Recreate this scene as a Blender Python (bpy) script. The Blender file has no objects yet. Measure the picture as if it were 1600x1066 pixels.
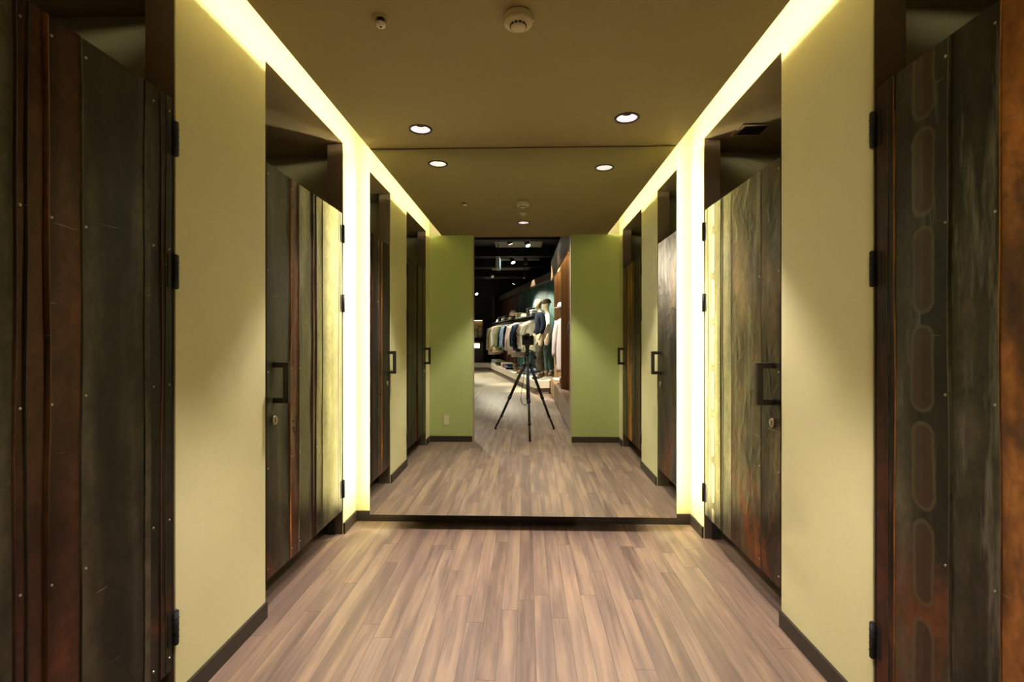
import bpy, bmesh, math, random
from mathutils import Vector, Matrix
random.seed(11)
sc = bpy.context.scene
C = sc.collection
PI = math.pi

# ------------------------------------------------------------------ camera, world, exposure
CAM_H = 1.2
cam = bpy.data.cameras.new('camera')
cam.sensor_width = 36.0
cam.lens = 17.0
cam.clip_start = 0.01
cam.shift_y = -5.0 / 1600.0
camo = bpy.data.objects.new('camera', cam)
C.objects.link(camo)
camo.location = (0, 0, CAM_H)
camo.rotation_euler = (PI / 2, 0, math.atan(22.5 / 755.6))
sc.camera = camo
w = bpy.data.worlds.new('world')
sc.world = w
w.use_nodes = True
w.node_tree.nodes['Background'].inputs[0].default_value = (0.002, 0.002, 0.0025, 1)
w.node_tree.nodes['Background'].inputs[1].default_value = 1.0
vs = sc.view_settings
vs.view_transform = 'Standard'
vs.look = 'None'
vs.gamma = 1.0
vs.use_curve_mapping = False
vs.exposure = 0.0
sc.cycles.use_denoising = True
sc.cycles.max_bounces = 14
sc.cycles.diffuse_bounces = 7
sc.cycles.glossy_bounces = 6
sc.cycles.sample_clamp_indirect = 60.0

COVE_COL, COVE_E = (1.0, 0.90, 0.54), 78.0          # fluorescent strips in the ceiling coves
EDGE_COL, EDGE_E = (1.0, 0.91, 0.62), 82.0          # strips behind the mirror edges
DOWN_COL, DOWN_W = (1.0, 0.88, 0.84), 150.0          # recessed downlights
SHOP_COL = (1.0, 0.86, 0.70)

# ------------------------------------------------------------------ materials
def newmat(name):
    m = bpy.data.materials.new(name)
    m.use_nodes = True
    nt = m.node_tree
    return m, nt, nt.nodes['Principled BSDF'], nt.nodes, nt.links

def plain(name, col, rough=0.6, metal=0.0, emit=None, estr=0.0, noise=0.0, nscale=20.0, bump=0.0, spec=0.5):
    m, nt, b, N, L = newmat(name)
    b.inputs['Roughness'].default_value = rough
    b.inputs['Metallic'].default_value = metal
    b.inputs['Specular IOR Level'].default_value = spec
    b.inputs['Base Color'].default_value = (*col, 1)
    if noise > 0 or bump > 0:
        tc = N.new('ShaderNodeTexCoord')
        nz = N.new('ShaderNodeTexNoise')
        nz.inputs['Scale'].default_value = nscale
        nz.inputs['Detail'].default_value = 5
        L.new(tc.outputs['Object'], nz.inputs['Vector'])
        if noise > 0:
            r = N.new('ShaderNodeMapRange')
            r.inputs['To Min'].default_value = 1 - noise
            r.inputs['To Max'].default_value = 1 + noise
            L.new(nz.outputs['Fac'], r.inputs['Value'])
            mx = N.new('ShaderNodeMix')
            mx.data_type = 'RGBA'
            mx.blend_type = 'MULTIPLY'
            mx.inputs['Factor'].default_value = 1
            mx.inputs['A'].default_value = (*col, 1)
            L.new(r.outputs['Result'], mx.inputs['B'])
            L.new(mx.outputs['Result'], b.inputs['Base Color'])
        if bump > 0:
            bp = N.new('ShaderNodeBump')
            bp.inputs['Strength'].default_value = bump
            bp.inputs['Distance'].default_value = 0.01
            L.new(nz.outputs['Fac'], bp.inputs['Height'])
            L.new(bp.outputs['Normal'], b.inputs['Normal'])
    if emit:
        b.inputs['Emission Color'].default_value = (*emit, 1)
        b.inputs['Emission Strength'].default_value = estr
    return m

def mathn(N, L, op, a, b=None, c=None):
    n = N.new('ShaderNodeMath')
    n.operation = op
    for i, v in enumerate((a, b, c)):
        if v is None:
            continue
        if isinstance(v, (int, float)):
            n.inputs[i].default_value = v
        else:
            L.new(v, n.inputs[i])
    return n.outputs[0]

def ramp(N, L, fac, stops):
    r = N.new('ShaderNodeValToRGB')
    el = r.color_ramp.elements
    while len(el) > 1:
        el.remove(el[0])
    for i, (p, c) in enumerate(stops):
        e = el[0] if i == 0 else el.new(p)
        e.position = p
        e.color = (*c, 1) if len(c) == 3 else c
    L.new(fac, r.inputs['Fac'])
    return r.outputs['Color']

def mixc(N, L, fac, a, b, mode='MIX'):
    mx = N.new('ShaderNodeMix')
    mx.data_type = 'RGBA'
    mx.blend_type = mode
    for k, v in (('Factor', fac), ('A', a), ('B', b)):
        if isinstance(v, (int, float)):
            mx.inputs[k].default_value = v
        elif isinstance(v, tuple):
            mx.inputs[k].default_value = (*v, 1)
        else:
            L.new(v, mx.inputs[k])
    return mx.outputs['Result']

def wood_planks(name, pw=0.072, plen=1.15, cols=None, rough=0.45, off=0.0):
    m, nt, b, N, L = newmat(name)
    tc = N.new('ShaderNodeTexCoord')
    sp = N.new('ShaderNodeSeparateXYZ')
    L.new(tc.outputs['Object'], sp.inputs[0])
    x = mathn(N, L, 'DIVIDE', mathn(N, L, 'ADD', sp.outputs['X'], off), pw)
    row = mathn(N, L, 'FLOOR', x)
    wn = N.new('ShaderNodeTexWhiteNoise')
    wn.noise_dimensions = '1D'
    L.new(row, wn.inputs['W'])
    y = mathn(N, L, 'ADD', mathn(N, L, 'DIVIDE', sp.outputs['Y'], plen), mathn(N, L, 'MULTIPLY', wn.outputs['Value'], 7.0))
    pl = mathn(N, L, 'FLOOR', y)
    cb = N.new('ShaderNodeCombineXYZ')
    L.new(row, cb.inputs[0]); L.new(pl, cb.inputs[1])
    wn2 = N.new('ShaderNodeTexWhiteNoise')
    wn2.noise_dimensions = '2D'
    L.new(cb.outputs[0], wn2.inputs['Vector'])
    base = ramp(N, L, wn2.outputs['Value'], cols)
    # grain: long stretched noise, shifted per plank
    cb2 = N.new('ShaderNodeCombineXYZ')
    L.new(mathn(N, L, 'MULTIPLY', sp.outputs['X'], 55.0), cb2.inputs[0])
    L.new(mathn(N, L, 'MULTIPLY', sp.outputs['Y'], 2.2), cb2.inputs[1])
    L.new(mathn(N, L, 'MULTIPLY', wn2.outputs['Value'], 31.0), cb2.inputs[2])
    nz = N.new('ShaderNodeTexNoise')
    nz.inputs['Scale'].default_value = 1.0
    nz.inputs['Detail'].default_value = 7
    nz.inputs['Roughness'].default_value = 0.62
    nz.inputs['Distortion'].default_value = 0.5
    L.new(cb2.outputs[0], nz.inputs['Vector'])
    g = ramp(N, L, nz.outputs['Fac'], [(0.25, (0.60, 0.585, 0.60)), (0.5, (1, 1, 1)), (0.75, (1.34, 1.27, 1.16))])
    col = mixc(N, L, 1.0, base, g, 'MULTIPLY')
    # blotchy sapwood and grey wash inside planks
    cb3 = N.new('ShaderNodeCombineXYZ')
    L.new(mathn(N, L, 'MULTIPLY', sp.outputs['X'], 16.0), cb3.inputs[0])
    L.new(mathn(N, L, 'MULTIPLY', sp.outputs['Y'], 1.6), cb3.inputs[1])
    L.new(mathn(N, L, 'MULTIPLY', wn2.outputs['Value'], 17.0), cb3.inputs[2])
    nz2 = N.new('ShaderNodeTexNoise')
    nz2.inputs['Scale'].default_value = 1.0
    nz2.inputs['Detail'].default_value = 4
    L.new(cb3.outputs[0], nz2.inputs['Vector'])
    f = ramp(N, L, nz2.outputs['Fac'], [(0.50, (0, 0, 0)), (0.64, (1, 1, 1))])
    col = mixc(N, L, mathn(N, L, 'MULTIPLY', f, 0.5), col, (0.37, 0.255, 0.155))
    f2 = ramp(N, L, nz2.outputs['Fac'], [(0.34, (1, 1, 1)), (0.47, (0, 0, 0))])
    col = mixc(N, L, mathn(N, L, 'MULTIPLY', f2, 0.5), col, (0.120, 0.084, 0.068))
    # seams
    fx = mathn(N, L, 'FRACT', x)
    fy = mathn(N, L, 'FRACT', y)
    ex = mathn(N, L, 'MINIMUM', fx, mathn(N, L, 'SUBTRACT', 1.0, fx))
    ey = mathn(N, L, 'MINIMUM', fy, mathn(N, L, 'SUBTRACT', 1.0, fy))
    gx = mathn(N, L, 'LESS_THAN', ex, 0.014)
    gy = mathn(N, L, 'LESS_THAN', ey, 0.0012)
    gap = mathn(N, L, 'MAXIMUM', gx, gy)
    col = mixc(N, L, mathn(N, L, 'MULTIPLY', gap, 0.6), col, (0.03, 0.02, 0.014))
    L.new(col, b.inputs['Base Color'])
    rr = N.new('ShaderNodeMapRange')
    rr.inputs['To Min'].default_value = rough - 0.08
    rr.inputs['To Max'].default_value = rough + 0.14
    L.new(nz.outputs['Fac'], rr.inputs['Value'])
    L.new(rr.outputs['Result'], b.inputs['Roughness'])
    bp = N.new('ShaderNodeBump')
    bp.inputs['Strength'].default_value = 0.25
    bp.inputs['Distance'].default_value = 0.002
    hh = mathn(N, L, 'SUBTRACT', mathn(N, L, 'MULTIPLY', nz.outputs['Fac'], 0.5), gap)
    L.new(hh, bp.inputs['Height'])
    L.new(bp.outputs['Normal'], b.inputs['Normal'])
    return m

def steel(name, dark, light, rust=(0.16, 0.05, 0.015), rust_amt=0.45, rough=0.42, seed=0.0, dent=0.3, ovals=None, bloom=0.0, metal=0.88, vstretch=0.5, low_rust=0.0):
    """weathered sheet steel: streaks, rust patches, scratches, dents"""
    m, nt, b, N, L = newmat(name)
    tc = N.new('ShaderNodeTexCoord')
    mp = N.new('ShaderNodeMapping')
    mp.inputs['Location'].default_value = (seed * 3.1, seed * 1.7, seed * 2.3)
    mp.inputs['Scale'].default_value = (4.5, 4.5, vstretch)
    L.new(tc.outputs['Object'], mp.inputs['Vector'])
    n1 = N.new('ShaderNodeTexNoise')
    n1.inputs['Scale'].default_value = 1.6
    n1.inputs['Detail'].default_value = 5
    n1.inputs['Roughness'].default_value = 0.5
    L.new(mp.outputs[0], n1.inputs['Vector'])
    mid = tuple(a * 0.6 + c * 0.4 for a, c in zip(dark, light))
    base = ramp(N, L, n1.outputs['Fac'], [(0.30, tuple(a * 0.6 for a in dark)), (0.44, dark), (0.54, mid), (0.68, light), (0.80, tuple(a * 1.35 for a in light))])
    mp2 = N.new('ShaderNodeMapping')
    mp2.inputs['Location'].default_value = (seed, seed * 5.7, seed * 1.3)
    mp2.inputs['Scale'].default_value = (3, 3.4, 2.6)
    L.new(tc.outputs['Object'], mp2.inputs['Vector'])
    n2 = N.new('ShaderNodeTexNoise')
    n2.inputs['Scale'].default_value = 1.1
    n2.inputs['Detail'].default_value = 9
    n2.inputs['Roughness'].default_value = 0.6
    n2.inputs['Distortion'].default_value = 0.6
    L.new(mp2.outputs[0], n2.inputs['Vector'])
    sp = N.new('ShaderNodeSeparateXYZ')
    L.new(tc.outputs['Object'], sp.inputs[0])
    rf = n2.outputs['Fac']
    if low_rust:
        rf = mathn(N, L, 'ADD', rf, mathn(N, L, 'MULTIPLY', mathn(N, L, 'SUBTRACT', 0.9, sp.outputs['Z']), low_rust))
    lo = 0.78 - rust_amt * 0.45
    f = ramp(N, L, rf, [(lo, (0, 0, 0)), (lo + 0.16, (1, 1, 1))])
    col = mixc(N, L, mathn(N, L, 'MULTIPLY', f, 0.85), base, rust)
    # fine mottling
    n3 = N.new('ShaderNodeTexNoise')
    n3.inputs['Scale'].default_value = 38
    n3.inputs['Detail'].default_value = 4
    L.new(tc.outputs['Object'], n3.inputs['Vector'])
    mot = ramp(N, L, n3.outputs['Fac'], [(0.3, (0.86, 0.86, 0.86)), (0.7, (1.12, 1.12, 1.12))])
    col = mixc(N, L, 1.0, col, mot, 'MULTIPLY')
    # broad clouding of the patina
    n5 = N.new('ShaderNodeTexNoise')
    n5.inputs['Scale'].default_value = 2.6
    n5.inputs['Detail'].default_value = 6
    n5.inputs['Roughness'].default_value = 0.7
    L.new(mp2.outputs[0], n5.inputs['Vector'])
    col = mixc(N, L, 1.0, col, ramp(N, L, n5.outputs['Fac'], [(0.28, (0.45, 0.44, 0.42)), (0.5, (1, 1, 1)), (0.72, (1.7, 1.65, 1.55))]), 'MULTIPLY')
    # creases
    n6 = N.new('ShaderNodeTexNoise')
    n6.inputs['Scale'].default_value = 1.7
    n6.inputs['Detail'].default_value = 2.5
    n6.inputs['Distortion'].default_value = 0.4
    L.new(mp2.outputs[0], n6.inputs['Vector'])
    rdg = mathn(N, L, 'SUBTRACT', 1.0, mathn(N, L, 'MULTIPLY', mathn(N, L, 'ABSOLUTE', mathn(N, L, 'SUBTRACT', n6.outputs['Fac'], 0.5)), 16.0))
    rdg = mathn(N, L, 'MAXIMUM', rdg, 0.0)
    if bloom:
        mp4 = N.new('ShaderNodeMapping')
        mp4.inputs['Location'].default_value = (seed * 2.0, seed * 4.4, seed)
        mp4.inputs['Scale'].default_value = (14, 14, 1.5)
        L.new(tc.outputs['Object'], mp4.inputs['Vector'])
        n7 = N.new('ShaderNodeTexNoise')
        n7.inputs['Scale'].default_value = 1.0
        n7.inputs['Detail'].default_value = 9
        n7.inputs['Roughness'].default_value = 0.7
        L.new(mp4.outputs[0], n7.inputs['Vector'])
        bl = ramp(N, L, n7.outputs['Fac'], [(0.52, (0, 0, 0)), (0.64, (1, 1, 1))])
        col = mixc(N, L, mathn(N, L, 'MULTIPLY', bl, bloom), col, (0.27, 0.25, 0.20))
    # pale scratches
    mp3 = N.new('ShaderNodeMapping')
    mp3.inputs['Rotation'].default_value = (0.35 + 0.3 * math.sin(seed * 9), 0, 0)
    mp3.inputs['Scale'].default_value = (4, 4, 70)
    L.new(tc.outputs['Object'], mp3.inputs['Vector'])
    n4 = N.new('ShaderNodeTexNoise')
    n4.inputs['Scale'].default_value = 1.3
    n4.inputs['Detail'].default_value = 2
    L.new(mp3.outputs[0], n4.inputs['Vector'])
    scr = ramp(N, L, n4.outputs['Fac'], [(0.735, (0, 0, 0)), (0.76, (1, 1, 1))])
    col = mixc(N, L, mathn(N, L, 'MULTIPLY', scr, 0.28), col, (0.42, 0.38, 0.28))
    rgh = mathn(N, L, 'ADD', mathn(N, L, 'MULTIPLY', n5.outputs['Fac'], 0.30), rough - 0.20)
    rgh = mathn(N, L, 'ADD', rgh, mathn(N, L, 'MULTIPLY', f, 0.12))
    height = mathn(N, L, 'ADD', mathn(N, L, 'MULTIPLY', n6.outputs['Fac'], dent), mathn(N, L, 'MULTIPLY', n3.outputs['Fac'], 0.012))
    height = mathn(N, L, 'ADD', height, mathn(N, L, 'MULTIPLY', rdg, dent * 0.12))
    if ovals:
        yc, pitch, hw, z0, ocol, rcol = ovals
        # vertical chain of long rounded ovals
        fz = mathn(N, L, 'SUBTRACT', mathn(N, L, 'FRACT', mathn(N, L, 'DIVIDE', mathn(N, L, 'ADD', sp.outputs['Z'], z0), pitch)), 0.5)
        az = mathn(N, L, 'MULTIPLY', mathn(N, L, 'ABSOLUTE', fz), pitch)
        half = pitch * 0.5 - hw * 1.25
        dz = mathn(N, L, 'MAXIMUM', mathn(N, L, 'SUBTRACT', az, half), 0.0)
        dy = mathn(N, L, 'SUBTRACT', sp.outputs['Y'], yc)
        d = mathn(N, L, 'SQRT', mathn(N, L, 'ADD', mathn(N, L, 'MULTIPLY', dz, dz), mathn(N, L, 'MULTIPLY', dy, dy)))
        d = mathn(N, L, 'ADD', d, mathn(N, L, 'MULTIPLY', mathn(N, L, 'SUBTRACT', n3.outputs['Fac'], 0.5), 0.008))
        d = mathn(N, L, 'ADD', d, mathn(N, L, 'MULTIPLY', mathn(N, L, 'SUBTRACT', n2.outputs['Fac'], 0.5), hw * 0.7))
        inner = ramp(N, L, mathn(N, L, 'DIVIDE', d, hw), [(0.60, (1, 1, 1)), (0.76, (0, 0, 0))])
        rim = ramp(N, L, mathn(N, L, 'DIVIDE', d, hw), [(0.84, (1, 1, 1)), (1.0, (0, 0, 0))])
        col = mixc(N, L, mathn(N, L, 'MULTIPLY', rim, 0.75), col, rcol)
        col = mixc(N, L, mathn(N, L, 'MULTIPLY', inner, 0.8), col, ocol)
        height = mathn(N, L, 'ADD', height, mathn(N, L, 'MULTIPLY', mathn(N, L, 'MINIMUM', d, hw), -9.0))
    L.new(col, b.inputs['Base Color'])
    L.new(rgh, b.inputs['Roughness'])
    b.inputs['Metallic'].default_value = metal
    bp = N.new('ShaderNodeBump')
    bp.inputs['Strength'].default_value = 0.6
    bp.inputs['Distance'].default_value = 0.012
    L.new(height, bp.inputs['Height'])
    L.new(bp.outputs['Normal'], b.inputs['Normal'])
    return m

def cloth(name, col, col2=None, scale=60, kind='noise'):
    m, nt, b, N, L = newmat(name)
    b.inputs['Roughness'].default_value = 0.9
    b.inputs['Specular IOR Level'].default_value = 0.12
    tc = N.new('ShaderNodeTexCoord')
    if col2 is None:
        col2 = tuple(c * 0.75 for c in col)
    if kind == 'stripe':
        wv = N.new('ShaderNodeTexWave')
        wv.inputs['Scale'].default_value = scale
        wv.bands_direction = 'X'
        L.new(tc.outputs['Object'], wv.inputs['Vector'])
        f = wv.outputs['Fac']
    elif kind == 'print':
        vo = N.new('ShaderNodeTexVoronoi')
        vo.inputs['Scale'].default_value = scale
        L.new(tc.outputs['Object'], vo.inputs['Vector'])
        f = mathn(N, L, 'GREATER_THAN', vo.outputs['Distance'], 0.42)
    else:
        nz = N.new('ShaderNodeTexNoise')
        nz.inputs['Scale'].default_value = scale
        nz.inputs['Detail'].default_value = 5
        L.new(tc.outputs['Object'], nz.inputs['Vector'])
        f = ramp(N, L, nz.outputs['Fac'], [(0.35, (0, 0, 0)), (0.65, (1, 1, 1))])
    L.new(mixc(N, L, f, col, col2), b.inputs['Base Color'])
    return m

M = {}
M['wall'] = plain('pale_green_wallpaper', (0.655, 0.62, 0.33), 0.75, noise=0.03, nscale=90, bump=0.04)
M['wallgreen'] = plain('olive_green_wallpaper', (0.43, 0.485, 0.185), 0.75, noise=0.03, nscale=90, bump=0.04)
M['ceiling'] = plain('taupe_ceiling_paint', (0.32, 0.246, 0.105), 0.85, noise=0.03, nscale=30)
M['cellceil'] = plain('dark_taupe_paint', (0.30, 0.225, 0.115), 0.9, noise=0.03, nscale=30)
M['cellwall'] = plain('cubicle_wall_paint', (0.36, 0.32, 0.20), 0.85, noise=0.03, nscale=40)
M['cove'] = plain('white_cove_paint', (0.36, 0.32, 0.24), 0.8, noise=0.02, nscale=30)
M['base'] = plain('dark_brown_baseboard', (0.030, 0.021, 0.013), 0.5, noise=0.15, nscale=14)
M['jamb'] = plain('brown_jamb_laminate', (0.085, 0.056, 0.036), 0.55, noise=0.12, nscale=9)
M['floor'] = wood_planks('greyed_oak_planks', cols=[(0.0, (0.150, 0.100, 0.074)), (0.22, (0.220, 0.150, 0.110)), (0.5, (0.182, 0.125, 0.095)), (0.72, (0.250, 0.172, 0.122)), (0.9, (0.205, 0.139, 0.103)), (1.0, (0.285, 0.203, 0.145))], off=0.037)
M['black'] = plain('black_powder_coat', (0.010, 0.009, 0.008), 0.6, noise=0.1)
M['bronze'] = plain('dark_bronze_metal', (0.030, 0.024, 0.016), 0.42, metal=0.5, noise=0.15, nscale=30)
M['brass'] = plain('worn_brass_lock', (0.30, 0.25, 0.15), 0.45, metal=0.7, noise=0.25, nscale=90)
M['screw'] = plain('steel_screw', (0.42, 0.38, 0.30), 0.3, metal=0.9, noise=0.1)
M['core'] = plain('dark_door_core', (0.020, 0.016, 0.012), 0.7, noise=0.1)
mm, nt, b, N, L = newmat('mirror_glass')
b.inputs['Metallic'].default_value = 1.0
b.inputs['Roughness'].default_value = 0.0
b.inputs['Base Color'].default_value = (0.83, 0.88, 0.80, 1)
M['mirror'] = mm
M['mirback'] = plain('dark_mirror_backing', (0.02, 0.016, 0.012), 0.7, noise=0.1)
M['cove_e'] = plain('cove_fluorescent_tube', (0.9, 0.85, 0.6), 0.5, emit=COVE_COL, estr=COVE_E)
M['edge_e'] = plain('mirror_edge_tube', (0.9, 0.85, 0.6), 0.5, emit=EDGE_COL, estr=EDGE_E)
M['down_e'] = plain('glowing_downlight_reflector', (0.85, 0.8, 0.82), 0.35, emit=(1.0, 0.90, 0.96), estr=0.72)  # reflector given its own glow in place of lamplight falling on it
M['down_trim'] = plain('brown_downlight_trim', (0.028, 0.019, 0.011), 0.5, noise=0.1)
M['cream'] = plain('cream_plastic', (0.55, 0.45, 0.27), 0.5, noise=0.03)
M['slot'] = plain('black_slot', (0.006, 0.005, 0.004), 0.8, noise=0.1)
M['outlet'] = plain('ivory_plastic', (0.62, 0.56, 0.38), 0.45, noise=0.02)
M['outlet2'] = plain('ivory_socket_face', (0.75, 0.70, 0.52), 0.4, noise=0.02)

# ------------------------------------------------------------------ mesh helpers
def nb():
    return bmesh.new()

def add_box(bm, x0, x1, y0, y1, z0, z1, mi=0):
    r = bmesh.ops.create_cube(bm, size=1.0)
    vs_ = r['verts']
    for v in vs_:
        v.co = Vector(((x0 + x1) / 2 + v.co.x * (x1 - x0), (y0 + y1) / 2 + v.co.y * (y1 - y0), (z0 + z1) / 2 + v.co.z * (z1 - z0)))
    fs = set(f for v in vs_ for f in v.link_faces)
    for f in fs:
        f.material_index = mi
    return vs_

def add_cyl(bm, p0, p1, r0, r1=None, seg=16, mi=0, caps=True):
    p0, p1 = Vector(p0), Vector(p1)
    r1 = r0 if r1 is None else r1
    d = p1 - p0
    rot = d.to_track_quat('Z', 'Y').to_matrix().to_4x4()
    mat = Matrix.Translation((p0 + p1) / 2) @ rot
    r = bmesh.ops.create_cone(bm, cap_ends=caps, cap_tris=False, segments=seg, radius1=r0, radius2=r1, depth=d.length, matrix=mat)
    fs = set(f for v in r['verts'] for f in v.link_faces)
    for f in fs:
        f.material_index = mi
        if len(f.verts) == 4:
            f.smooth = True
    return r['verts']

def add_lathe(bm, prof, c=(0, 0, 0), seg=40, mi=0, flip=False):
    """revolve (r, z) points about the vertical axis"""
    c = Vector(c)
    rings = []
    for (r, z) in prof:
        if r < 1e-6:
            rings.append([bm.verts.new(c + Vector((0, 0, z)))])
        else:
            rings.append([bm.verts.new(c + Vector((r * math.cos(2 * PI * i / seg), r * math.sin(2 * PI * i / seg), z))) for i in range(seg)])
    for a, b_ in zip(rings[:-1], rings[1:]):
        for i in range(seg):
            j = (i + 1) % seg
            if len(a) == 1 and len(b_) == 1:
                continue
            if len(a) == 1:
                vs_ = [a[0], b_[i], b_[j]]
            elif len(b_) == 1:
                vs_ = [a[i], a[j], b_[0]]
            else:
                vs_ = [a[i], a[j], b_[j], b_[i]]
            f = bm.faces.new(vs_)
            f.material_index = mi
            f.smooth = True

def add_prism(bm, poly, z0, z1, mi=0):
    lo = [bm.verts.new((x, y, z0)) for x, y in poly]
    hi = [bm.verts.new((x, y, z1)) for x, y in poly]
    fs = [bm.faces.new(lo[::-1]), bm.faces.new(hi)]
    n = len(poly)
    for i in range(n):
        fs.append(bm.faces.new((lo[i], lo[(i + 1) % n], hi[(i + 1) % n], hi[i])))
    for f in fs:
        f.material_index = mi

def add_tube(bm, pts, r, seg=8, mi=0):
    pts = [Vector(p) for p in pts]
    rings = []
    for i, p in enumerate(pts):
        d = (pts[min(i + 1, len(pts) - 1)] - pts[max(i - 1, 0)]).normalized()
        q = d.to_track_quat('Z', 'Y')
        rr = r[i] if isinstance(r, (list, tuple)) else r
        rings.append([bm.verts.new(p + q @ Vector((rr * math.cos(2 * PI * k / seg), rr * math.sin(2 * PI * k / seg), 0))) for k in range(seg)])
    for a, b_ in zip(rings[:-1], rings[1:]):
        for k in range(seg):
            f = bm.faces.new((a[k], a[(k + 1) % seg], b_[(k + 1) % seg], b_[k]))
            f.smooth = True
            f.material_index = mi
    for rg, rev in ((rings[0], True), (rings[-1], False)):
        f = bm.faces.new(rg[::-1] if rev else rg)
        f.material_index = mi

def world_loc(o):
    l = Vector((0, 0, 0))
    while o is not None:
        l += o.location
        o = o.parent
    return l

def obj(name, bm, mats, parent=None, origin=None, bevel=0.0, seg=2):
    """link bm (in world coordinates) as one object; children keep the parent's base as origin"""
    if not isinstance(mats, (list, tuple)):
        mats = [mats]
    bmesh.ops.recalc_face_normals(bm, faces=bm.faces)
    off = Vector((0, 0, 0))
    if parent is not None:
        off = world_loc(parent)
    elif origin is not None:
        off = Vector(origin)
    bmesh.ops.translate(bm, verts=bm.verts, vec=-off)
    me = bpy.data.meshes.new(name)
    bm.to_mesh(me)
    bm.free()
    for m in mats:
        me.materials.append(m)
    o = bpy.data.objects.new(name, me)
    C.objects.link(o)
    if parent is not None:
        o.parent = parent
    elif origin is not None:
        o.location = off
    if bevel > 0:
        md = o.modifiers.new('bevel', 'BEVEL')
        md.width = bevel
        md.segments = seg
        md.limit_method = 'ANGLE'
        md.angle_limit = 0.6
    return o

def tag(o, label=None, cat=None, group=None, kind=None):
    if label: o['label'] = label
    if cat: o['category'] = cat
    if group: o['group'] = group
    if kind: o['kind'] = kind
    return o

def thing(name, label, cat, loc, group=None, kind=None):
    o = bpy.data.objects.new(name, None)
    o.empty_display_size = 0.1
    C.objects.link(o)
    o.location = loc
    return tag(o, label, cat, group, kind)

def copy_tree(o, parent=None):
    c = o.copy()
    C.objects.link(c)
    if parent is not None:
        c.parent = parent
    for ch in list(o.children):
        copy_tree(ch, c)
    return c

def spot(name, loc, target, energy, size_deg, blend, col, radius=0.04):
    l = bpy.data.lights.new(name, 'SPOT')
    l.energy = energy
    l.spot_size = math.radians(size_deg)
    l.spot_blend = blend
    l.color = col
    l.shadow_soft_size = radius
    o = bpy.data.objects.new(name, l)
    C.objects.link(o)
    o.location = loc
    d = Vector(target) - Vector(loc)
    o.rotation_euler = d.to_track_quat('-Z', 'Y').to_euler()
    return o

# ------------------------------------------------------------------ the corridor's shell
XL, XR = -1.12, 1.06            # side walls
YB = 3.145                      # back wall behind the mirror
YM = 3.0                        # mirror face
ZC = 2.384                      # ceiling
ZH = 2.392                      # head of the door openings / cubicle ceilings
YE0, YE1 = 0.34, 0.44           # entrance wall
WT = 0.092                      # side wall thickness
OPEN = [(0.63, 1.512), (2.043, 2.925)]
SEG = [(YE1, 0.63), (1.512, 2.043), (2.925, YB)]
ZTOP = 2.64

bm = nb()
add_prism(bm, [(-6.0, -4.655), (3.0, -4.655), (3.0, 3.35), (-3.4, 3.35), (-3.4, 0.34), (-6.0, 0.34)], -0.06, 0.0)
tag(obj('floor', bm, M['floor']), 'greyed brown oak plank floor running the length of the corridor', 'floor', kind='structure')

CE0, CE1 = -0.98, 0.925
bm = nb()
add_box(bm, CE0, CE1, YE0 - 0.02, YM + 0.02, ZC, ZC + 0.006)
tag(obj('ceiling', bm, M['ceiling']), 'taupe painted corridor ceiling between the two glowing coves', 'ceiling', kind='structure')

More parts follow.
